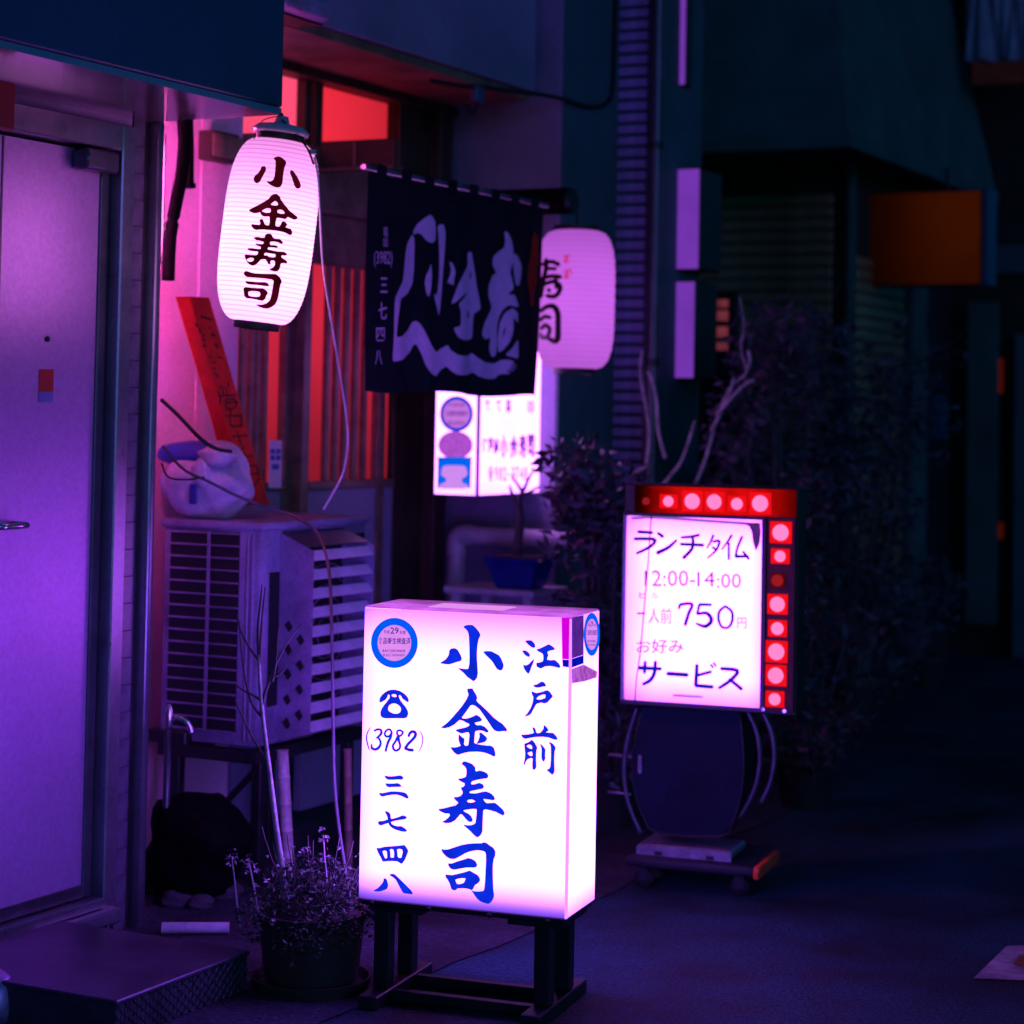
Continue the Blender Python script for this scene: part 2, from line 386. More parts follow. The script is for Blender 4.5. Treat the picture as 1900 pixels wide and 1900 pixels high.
# red plates hung on the canopy edge
def plate(name, label, rect, y, material, th=0.03):
    a, b = wy(rect[0], rect[1], y), wy(rect[2], rect[3], y)
    o = part(name, MB().box(WALL, min(a.x, b.x)-0.12, max(a.x, b.x), y, y+th, min(a.z, b.z), max(a.z, b.z), 0.004), material, origin=WALL.w(a.x, y, min(a.z, b.z)))
    return setp(o, label, 'sign plate')
plate('sign_plate', 'dark red plate hanging over the pale metal door', (0, 148, 28, 243), -0.30, mat('red_plate', (0.55, 0.02, 0.02), 0.5))
plate('sign_plate', 'small brown plate above the dark red plate at the canopy', (0, 92, 28, 118), -0.30, mat('brown_plate', (0.30, 0.07, 0.04), 0.6))

# checker plate step
S = thing('metal_step', 'checker plate metal step box in front of the pale door', 'step', WALL, (-0.7, -0.35, 0))
part('top_plate', MB().box(WALL, -0.96, -0.40, -0.672, -0.06, 0.092, 0.104, 0.003), M['plate'], S)
part('body', MB().box(WALL, -0.955, -0.405, -0.665, -0.065, 0.0, 0.092), M['plate'], S)
lug = MB()
for i in range(34):
    for j in range(7):
        x = -0.948 + i*0.0162; z = 0.010+j*0.0125
        a = 0.0045 if (i+j) % 2 else -0.0045
        lug.tube([WALL.w(x-a, -0.666, z-0.005), WALL.w(x+a, -0.666, z+0.005)], 0.0021, 4, 1)
part('raised_pattern', lug, M['plate'], S, kind='stuff')
# grey stone at the frame edge, standing by the step
c = WORLD.on(-8, 1895, 2, 0.0)
setp(part('round_stone', MB().blob((c.x, c.y, 0.045), 0.05, 0.05, 0.075, None, 3, 0.05, 4, 0.4), M['doorskin'], origin=(c.x, c.y, 0), smooth=True), 'smooth pale round stone at the end of the metal step', 'stone')

# ================================================================== SUSHI SHOP (recessed front)
H = thing('sushi_shop', 'recessed sushi shop front with lattice doors and glowing transom', 'building', WALL, (1.3, 0.5, 0))
YD = 0.45
xr = lambda px, py, c=YD: wy(px, py, c).x
d1a, d1b, d2a, d2b = xr(446, 700), xr(546, 700), xr(558, 700), xr(716, 700)
pl = part('wall', MB().box(WALL, 0.0, d1a-0.02, YD, YD+0.4, 0, 2.75), M['plaster'], H)
part('pilaster', MB().box(WALL, xr(366, 600, 0.445), xr(436, 600, 0.445), 0.443, YD-0.001, 0, 2.75, 0.003), M['plaster'], H)
part('upper_wall', MB().box(WALL, -0.02, 2.50, 0.0, 0.9, 2.77, 4.6, 0.004), M['greywall'], H)
part('eave_board', MB().box(WALL, 0.0, 2.49, 0.02, YD+0.02, 2.735, 2.768), M['beam'], H)
part('lintel', MB().box(WALL, d1a-0.02, 2.59, YD-0.06, YD+0.2, 2.70, 2.734, 0.003), M['darkwood'], H)
part('jamb', MB().box(WALL, d2b+0.02, 2.598, YD-0.03, YD+0.2, 0, 2.70, 0.004), M['darkwood'], H)
part('jamb', MB().box(WALL, xr(795, 600, 0.40), xr(818, 600, 0.40), 0.36, YD-0.031, 0, 2.70, 0.004), M['darkwood'], H)
# transom with glowing paper panes
trz0, trz1 = 2.455, 2.70
panes = [(d1a, xr(563, 200)), (xr(575, 200), xr(583, 200)), (xr(596, 200), xr(742, 200))]
glR = glow('transom_paper', (1.0, 0.028, 0.060), 0.95, [(0, 0.95, 0.2, 0.62)], 0.05, 4)
glL = glow('transom_paper_warm', (1.0, 0.075, 0.18), 1.05, None, 0.05, 4)
for i, (a, b) in enumerate(panes):
    part('transom_pane', MB().box(WALL, a, b, YD+0.03, YD+0.05, trz0, trz1), glR if i == 2 else glL, H)
for a, b in ((panes[0][1], panes[1][0]), (panes[1][1], panes[2][0]), (panes[2][1], d2b+0.02)):
    part('transom_bar', MB().box(WALL, a, b, YD-0.01, YD+0.06, trz0, 2.70, 0.003), M['darkwood'], H)
part('door_head', MB().box(WALL, d1a-0.02, d2b+0.02, YD-0.05, YD+0.1, 2.22, trz0, 0.004), M['wood'], H)
part('door_rail', MB().box(WALL, d1a-0.02, d2b+0.02, YD-0.02, YD+0.1, 2.03, 2.219, 0.004), M['wood'], H)
# two sliding lattice doors
glD = glow('lattice_paper', (0.98, 0.030, 0.085), 0.62, [(2, 1.15, 1.9, 0.40)], 0.12, 3)
def slide_door(a, b, slats, stiles, y):
    d = part('sliding_door', MB().box(WALL, a, b, y+0.035, y+0.045, 0.3, 2.03), M['darkwood'], H)
    part('pane', MB().box(WALL, a+0.01, b-0.01, y+0.022, y+0.034, 1.22, 2.028), glD, d)
    part('panel', MB().box(WALL, a, b, y+0.0, y+0.034, 0.05, 1.205, 0.003), M['greywall'], d)
    part('bottom_rail', MB().box(WALL, a, b, y-0.01, y+0.034, 1.206, 1.235, 0.003), M['wood'], d)
    for p0, p1 in slats:
        part('slat', MB().box(WALL, xr(p0, 700, y), xr(p1, 700, y), y, y+0.02, 1.236, 2.03, 0.002), M['wood'], d)
    for p0, p1 in stiles:
        part('stile', MB().box(WALL, xr(p0, 700, y), xr(p1, 700, y), y-0.008, y+0.034, 0.3, 2.03, 0.003), M['wood'], d)
    return d
slide_door(d1a, d1b, [(449, 457), (465, 472), (477, 484), (491, 498)], [(526, 545)], YD-0.005)
slide_door(d2a, d2b, [(606, 614), (623, 631), (640, 649), (658, 667), (676, 683)], [(560, 574), (700, 714)], YD-0.04)
mp = plane_map(WALL, 1, YD-0.021)
pn = MB().add([mp(*p) for p in ((500, 817), (523, 817), (522, 905), (498, 905))], [(0, 1, 2, 3)])
nt = setp(part('notice', pn, M['signwhite'], origin=mp(510, 905)), 'narrow pale notice with blue squares stuck on the lattice door', 'notice')
mp2 = plane_map(WALL, 1, YD-0.023)
nb = MB()
for r in ((502, 833, 510, 842), (512, 833, 521, 842), (502, 845, 510, 854), (512, 845, 521, 854), (505, 861, 518, 871)):
    nb.add([mp2(r[0], r[1]), mp2(r[2], r[1]), mp2(r[2], r[3]), mp2(r[0], r[3])], [(0, 1, 2, 3)])
part('blue_print', nb, mat('blue_print', (0.03, 0.10, 0.65), 0.6), nt)
# board sticking out under the transom, and the small dark box left of it
a = wx(735, 292, 1.56); z0, z1 = 2.362, 2.475
sb = thing('shelf_board', 'dark varnished board sticking out under the glowing transom', 'board', WALL, (1.56, 0.25, z0))
part('board', MB().box(WALL, 1.55, 1.575, a.y, YD-0.052, z0, z1, 0.004), M['darkwood'], sb)
part('batten', MB().box(WALL, 1.543, 1.549, a.y+0.005, YD-0.055, z0+0.002, z0+0.014), M['wood'], sb)
part('batten', MB().box(WALL, 1.543, 1.549, a.y+0.16, a.y+0.172, z0+0.015, z1-0.005), M['wood'], sb)
a, b = wy(395, 240, 0.34), wy(445, 305, 0.34)
bx = thing('switch_box', 'small dark wooden box on the pink alcove wall', 'box', WALL, ((a.x+b.x)/2, 0.4, b.z))
part('case', MB().box(WALL, a.x, b.x, 0.34, 0.40, b.z, a.z, 0.005), M['darkwood'], bx)
part('lid', MB().box(WALL, a.x-0.006, b.x+0.006, 0.33, 0.339, b.z+0.01, a.z-0.01, 0.003), M['beam'], bx)
# assumed tube lamp, unseen behind the corner post, added to light the alcove pink
WLp = thing('assumed_tube_lamp', 'short assumed pink tube lamp added unseen on the alcove side wall behind the corner', 'lamp', WALL, (0.014, 0.12, 1.925))
part('backplate', MB().box(WALL, 0.0135, 0.026, 0.09, 0.15, 1.94, 2.31, 0.004), M['acwhite'], WLp)
part('light_baffle', MB().box(WALL, 0.0135, 0.11, 0.06, 0.19, 1.925, 1.939, 0.003), M['steel'], WLp)  # unseen plate added to keep the lamp's light off the air conditioner
part('light_baffle', MB().box(WALL, 0.155, 0.160, 0.070, 0.147, 1.925, 2.315).box(WALL, 0.111, 0.1545, 0.09, 0.10, 1.927, 1.937), M['steel'], WLp)  # unseen upright plate added to keep the lamp's light off the return wall
part('tube', MB().tube([WALL.w(0.055, 0.12, 1.975), WALL.w(0.055, 0.12, 2.285)], 0.014, 12, 1), glow('assumed_pink_tube', (1.0, 0.11, 0.52), 560.0), WLp, 'auto')
part('socket', MB().box(WALL, 0.027, 0.072, 0.102, 0.138, 1.952, 1.974, 0.003), M['acwhite'], WLp)
part('socket', MB().box(WALL, 0.027, 0.072, 0.102, 0.138, 2.286, 2.308, 0.003), M['acwhite'], WLp)
# black hose on the alcove wall
pts = [at_depth(px, py, d) for px, py, d in ((338, 150, 6.75), (340, 215, 6.75), (342, 270, 6.74), (336, 330, 6.72), (326, 380, 6.70), (316, 440, 6.70), (312, 520, 6.72))]
setp(part('hose', MB().tube(pts, 0.021, 10, 5), M['hose'], smooth=True, origin=pts[-1]), 'thick black hose running down the pink alcove wall', 'hose')
pts = [at_depth(px, py, 6.85) for px, py in ((350, 150), (352, 250), (353, 340))]
hz = MB().tube(pts, 0.012, 8, 2); hz.tube([pts[-1], at_depth(353, 349, 6.85)], 0.018, 8, 1)
setp(part('drain_pipe', hz, M['hose'], smooth='auto', origin=pts[-1]), 'short black drain pipe ending beside the thick black hose', 'pipe')
# square vent hood on the upper wall
a, b = wy(528, -30, -0.14), wy(616, 42, -0.14)
lh = thing('vent_hood', 'square vent hood on the upper wall over the transom', 'vent', WALL, ((a.x+b.x)/2, 0, b.z))
part('hood', MB().box(WALL, a.x, b.x, -0.14, -0.002, b.z, a.z, 0.02, 3), M['acwhite'], lh, 'auto')
part('rim', MB().box(WALL, a.x-0.008, b.x+0.008, -0.10, -0.002, b.z-0.008, b.z-0.001), M['steel'], lh)

# ================================================================== NEIGHBOUR PIER, CLADDING, FAR BUILDINGS
XR = 2.60
N = thing('neighbour_house', 'plain grey house wall standing out beside the noren', 'building', WALL, (2.9, 0.3, 0))
part('wall', MB().box(WALL, XR, 3.14, -0.07, 1.2, 0, 4.6, 0.006), M['greywall'], N)
part('front_render', MB().box(WALL, XR+0.002, 3.138, -0.078, -0.0705, 0, 4.6, 0.002), M['tealwall'], N)
c0, c1 = wx(1143, 400, 3.14), wx(1203, 400, 3.14)
K = thing('clad_house', 'narrow house edge with purple horizontal ribbed cladding', 'building', WALL, (3.4, 0.1, 0))
part('wall', MB().box(WALL, 3.15, 3.72, c1.y, 1.2, 0, 4.6), M['tealwall'], K)
part('corner_post', MB().box(WALL, 3.135, 3.165, c1.y-0.012, c1.y+0.012, 0, 4.6, 0.003), M['darkalu'], K)
rb = part('rib', MB().box(WALL, 3.132, 3.149, c1.y+0.013, -0.072, 0.72, 0.755, 0.006), M['ribwall'], K)
repeat(rb, [(0, 0, 0.049*i) for i in range(1, 52)])
pts = [WALL.w(3.08, c1.y-0.055, 0.0), WALL.w(3.08, c1.y-0.055, 4.5)]
dp = thing('downpipe', 'dark vertical downpipe beside the ribbed cladding', 'pipe', WALL, (3.08, c1.y-0.055, 0))
part('pipe', MB().tube(pts, 0.028, 10, 1), M['darkalu'], dp, 'auto')
for z in (0.8, 1.7, 2.6):
    part('bracket', MB().tube([WALL.w(3.08, c1.y-0.055, z), WALL.w(3.08, c1.y-0.055, z+0.03)], 0.033, 10, 1).box(WALL, 3.07, 3.132, c1.y-0.05, c1.y-0.02, z+0.005, z+0.025), M['steel'], dp)
# three pale projecting boards
lilac = glow('lilac_board_glow', (0.36, 0.075, 0.90), 0.46, None, 0.1, 5)  # purple light on the board faces put in as an even emission
def proj_board(label, r, w_side):
    X = 3.46
    a, b = wx(r[0], r[1], X), wx(r[2], r[3], X)
    y0, y1 = min(a.y, b.y), max(a.y, b.y); z0, z1 = min(a.z, b.z), max(a.z, b.z)
    t = thing('projecting_sign', label, 'sign', WALL, (X, (y0+y1)/2, z0), 'pale boards projecting from the clad house')
    part('case', MB().box(WALL, X+0.003, X+w_side, y0, y1, z0, z1, 0.008), M['steel'], t)
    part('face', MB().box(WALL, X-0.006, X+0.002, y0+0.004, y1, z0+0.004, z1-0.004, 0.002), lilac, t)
    part('bracket', MB().box(WALL, X+0.05, X+0.07, y1, y1+0.12, (z0+z1)/2-0.02, (z0+z1)/2+0.02), M['steel'], t)
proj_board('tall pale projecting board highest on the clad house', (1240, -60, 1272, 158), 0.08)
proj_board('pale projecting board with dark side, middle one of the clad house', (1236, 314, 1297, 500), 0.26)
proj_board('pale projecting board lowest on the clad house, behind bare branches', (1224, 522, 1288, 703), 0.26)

# corner house with shutters and wrap-round awning
C3 = thing('shuttered_house', 'dark corner house with closed shutters under a wrap-round awning', 'building', WALL, (7.5, 1.0, 0))
part('wall', MB().box(WALL, 6.5, 8.6, 0.01, 3.5, 0, 5.2), M['brownwall'], C3)
zb = 2.95
A = [(5.54, -0.30, zb), (8.56, -0.30, zb), (8.56, 0.008, zb), (6.497, 0.008, zb), (6.497, 1.9, zb), (5.54, 1.9, zb)]
T = [(6.10, 0.005, 4.3), (8.40, 0.005, 4.3), (8.45, 0.008, 4.3), (6.497, 0.008, 4.3), (6.497, 1.9, 4.3), (6.10, 1.9, 4.3)]
aw = MB().add([WALL.w(*p) for p in A+T], [tuple(range(6)), tuple(range(11, 5, -1))]+[(i, (i+1) % 6, 6+(i+1) % 6, 6+i) for i in range(6)])
awo = part('awning', aw, M['awning'], C3)
part('valance', MB().box(WALL, 5.53, 8.56, -0.312, -0.301, zb-0.05, zb+0.02).box(WALL, 5.528, 5.539, -0.30, 1.9, zb-0.05, zb+0.02), M['awning'], awo)
sl = MB().box(WALL, 6.478, 6.499, 0.10, 1.72, 0.15, 0.212, 0.008)
s0 = part('shutter_slat', sl, M['shutter'], C3); repeat(s0, [(0, 0, 0.069*i) for i in range(1, 38)])
sl = MB().box(WALL, 6.62, 7.52, -0.012, 0.009, 0.15, 0.212, 0.008)
s0 = part('shutter_slat', sl, M['shutter'], C3); repeat(s0, [(0, 0, 0.069*i) for i in range(1, 33)])
sl = MB().box(WALL, 7.95, 8.5, -0.012, 0.009, 0.15, 2.5, 0.006)
part('side_door', sl, M['steel'], C3)
part('pillar', MB().box(WALL, 7.60, 7.90, -0.05, 0.009, 0, 2.9, 0.01), M['awning'], C3)
part('corner_post', MB().tube([WALL.w(6.45, -0.02, 0), WALL.w(6.45, -0.02, 2.94)], 0.03, 8, 1), M['awning'], C3)
# orange back-lit sign under the awning
X = 6.9; a, b = wx(1576, 362, X), wx(1818, 526, X)
og = thing('hanging_sign', 'dim orange back-lit sign box hanging under the corner awning', 'sign', WALL, (X, (a.y+b.y)/2, b.z))
ogl = glow('orange_acrylic', (1.0, 0.13, 0.010), 0.036, [(1, 0.30, -0.25, 0.18), (2, -0.05, 0.35, 0.7)], 0.1, 5)  # shadow across the face painted by dimming the emission
part('face', MB().box(WALL, X-0.008, X, b.y, a.y, b.z, a.z), ogl, og)
part('case', MB().box(WALL, X+0.001, X+0.16, b.y-0.01, a.y+0.01, b.z-0.01, a.z+0.01, 0.006), M['steel'], og)
c = wx(1836, 440, X)
part('end_cap', MB().box(WALL, X-0.012, X+0.16, c.y, b.y-0.011, b.z-0.01, a.z+0.01, 0.006), M['fascia'], og)
part('hanger', MB().box(WALL, X+0.06, X+0.08, b.y+0.2, b.y+0.22, a.z+0.011, zb-0.002), M['steel'], og)
# far house closing the street
Fh = thing('far_house', 'dim far house with pale door posts beyond the shutters', 'building', WALL, (9.6, 0.5, 0))
part('wall', MB().box(WALL, 8.75, 14, -0.45, 3.5, 0, 5.2), M['brownwall'], Fh)
def cam_px_box(name, r, X, th, material, parent):
    a, b = wx(r[0], r[1], X), wx(r[2], r[3], X)
    return part(name, MB().box(WALL, X, X+th, min(a.y, b.y), max(a.y, b.y), max(0, min(a.z, b.z)), max(a.z, b.z), 0.006), material, parent)
cam_px_box('post', (1882, 620, 1990, 1235), 8.62, 0.12, M['tealwall'], Fh)
cam_px_box('beam', (1836, 456, 1990, 506), 8.66, 0.08, M['tealwall'], Fh)
cam_px_box('meter_box', (1716, 735, 1754, 815), 8.1, 0.05, M['fascia'], C3)
cam_px_box('door_panel', (1795, 560, 1848, 1160), 8.56, 0.02, M['awning'], Fh)
redlamp = glow('red_pilot_lamp', (1.0, 0.06, 0.01), 0.05)
cam_px_box('lamp_strip', (1850, 665, 1860, 730), 8.6, 0.02, redlamp, Fh)
cam_px_box('lamp_strip', (1852, 970, 1860, 1000), 8.6, 0.02, redlamp, Fh)
a, b = wx(1806, 118, 8.2), wx(1960, 152, 8.2)
ca = thing('far_awning', 'crumpled grey blue awning with bright red hem on the far house', 'awning', WALL, (8.3, -0.6, b.z))
cm = MB(); nn = 14
top, bot = [], []
for i in range(nn+1):
    px = 1792+i*14
    p = wx(px, 112+3*math.sin(i*2.1), 8.2); q = wx(px+6*math.sin(i*1.3), -60, 8.5)
    p.x += 0.05*math.sin(i*1.9); q.x += 0.05*math.sin(i*2.3+1)
    bot.append(WALL.w(*p)); top.append(WALL.w(*q))
back = [WALL.w(*(WALL.I @ v + Vector((0.25, 0, 0)))) for v in bot]
cm.add(bot+top+back, [(i, i+1, nn+2+i, nn+1+i) for i in range(nn)]+[(i, i+1, 2*(nn+1)+i+1, 2*(nn+1)+i) for i in range(nn)])
part('canvas', cm, M['cloth'], ca)
part('hem', MB().box(WALL, 8.16, 8.19, b.y, a.y, b.z, a.z, 0.004), M['redcanvas'], ca)
# glowing pane behind the shrubs, added in place of red reflections
X = 4.4; rw = thing('red_glint_pane', 'small added red glowing pane for reflections behind the dark shrubs', 'glow pane', WALL, (X, 0.1, 1.0))
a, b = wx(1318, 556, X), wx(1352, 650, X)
part('pane', MB().box(WALL, X, X+0.01, b.y, a.y, b.z, a.z), glow('red_glint_glow', (1.0, 0.16, 0.26), 0.13, None, 0.5, 26), rw)
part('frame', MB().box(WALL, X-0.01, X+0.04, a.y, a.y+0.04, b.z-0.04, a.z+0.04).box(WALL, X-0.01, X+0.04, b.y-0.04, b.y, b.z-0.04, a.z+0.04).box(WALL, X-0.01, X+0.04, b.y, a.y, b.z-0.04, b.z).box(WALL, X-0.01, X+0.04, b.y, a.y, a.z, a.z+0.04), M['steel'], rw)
for i in range(3):
    zz = b.z+(a.z-b.z)*(i+0.5)/3.2
    part('louvre', MB().box(WALL, X-0.02, X-0.002, b.y, a.y, zz, zz+0.018+0.008*math.sin(i*1.9)), M['steel'], rw)
part('stand', MB().box(WALL, X, X+0.3, b.y-0.05, a.y+0.05, 0, b.z-0.041), M['steel'], rw)
# ================================================================== BIG FLOOR SIGN
SW, SD, SZ0, SZ1 = 0.555, 0.237, 0.258, 0.993
G = thing('floor_sign', 'big glowing white box sign with blue brush characters on a black stand', 'sign', SIGN, (-SW/2, SD/2, 0))
zc = SZ0
E_SIGN = 12.5
face_m = glow('sign_acrylic', PINKV, E_SIGN, [(2, SZ0-0.004, SZ0+0.085, 0.05), (2, SZ1+0.03, SZ1-0.12, 0.22), (0, -SW/2-0.05, -SW/2+0.06, 0.5)], 0.03, 3)
side_m = glow('sign_acrylic_side', PINKS, 12.0, [(2, SZ0-0.02, SZ0+0.06, 0.25), (2, SZ1+0.05, SZ1-0.2, 0.35)], 0.05, 4)
top_m = glow('sign_acrylic_top', (0.62, 0.12, 0.85), 1.0, [(1, SD/2+0.06, -SD/2, 0.35)], 0.45, 11)
def quad(F, pts): return MB().add([F.w(*p) for p in pts], [tuple(range(len(pts)))])
part('front_panel', MB().box(SIGN, -SW, 0, 0, 0.004, SZ0, SZ1, 0.0015), face_m, G)
part('back_panel', MB().box(SIGN, -SW, 0, SD-0.004, SD, SZ0, SZ1, 0.0015), face_m, G)
part('side_panel', MB().box(SIGN, -0.004, 0.0005, 0.0045, SD-0.0045, SZ0, SZ1), side_m, G)
part('side_panel', MB().box(SIGN, -SW-0.0005, -SW+0.004, 0.0045, SD-0.0045, SZ0, SZ1), glow('sign_acrylic_left', PINKS, 14.0, [(2, SZ0-0.02, SZ0+0.06, 0.25)], 0.05, 4), G)
part('top_panel', MB().box(SIGN, -SW, 0, 0.0005, SD-0.0005, SZ1+0.0005, SZ1+0.005, 0.002), top_m, G)
part('bottom_tray', MB().box(SIGN, -SW+0.004, -0.004, 0.004, SD-0.004, SZ0-0.016, SZ0-0.001, 0.003), M['steel'], G)
part('corner_bead', MB().box(SIGN, -0.0035, 0.003, -0.003, 0.0042, SZ0, SZ1-0.001, 0.001), glow('corner_bead_glow', PINKV, 4.0), G)
for px in (690, 796, 908, 1016):
    p = SIGN.on(px, 1676 + (px-690)*0.105, 1, -0.001)
    part('rivet', MB().lathe(SIGN.M @ Matrix.Translation(p) @ Matrix.Rotation(R(90), 4, 'X'), [(0.006, 0), (0.006, 0.002), (0.003, 0.004)], 10), M['steel'], G, True)
# stand
def leg(u, d): return part('leg', MB().box(SIGN, u-0.021, u+0.021, d-0.021, d+0.021, 0.035, SZ0-0.017, 0.003), M['steel'], G)
uL, uR = SIGN.on(713, 1760, 1, 0.035).x, SIGN.on(1010, 1790, 1, 0.035).x
for u in (uL, uR):
    leg(u, 0.035); leg(u, 0.195)
    part('foot_rail', MB().box(SIGN, u-0.026, u+0.026, -0.07, 0.31, 0.0, 0.034, 0.003), M['steel'], G)
part('stretcher', MB().box(SIGN, uL+0.027, uR-0.027, 0.18, 0.21, 0.004, 0.03, 0.003), M['steel'], G)
part('stretcher', MB().box(SIGN, uL+0.027, uR-0.027, 0.02, 0.05, 0.004, 0.03, 0.003), M['steel'], G)
part('support_bar', MB().box(SIGN, uL-0.03, uL+0.11, 0.01, 0.22, SZ0-0.030, SZ0-0.0175), M['steel'], G)
part('support_bar', MB().box(SIGN, uR-0.09, uR+0.05, 0.01, 0.22, SZ0-0.030, SZ0-0.0175), M['steel'], G)
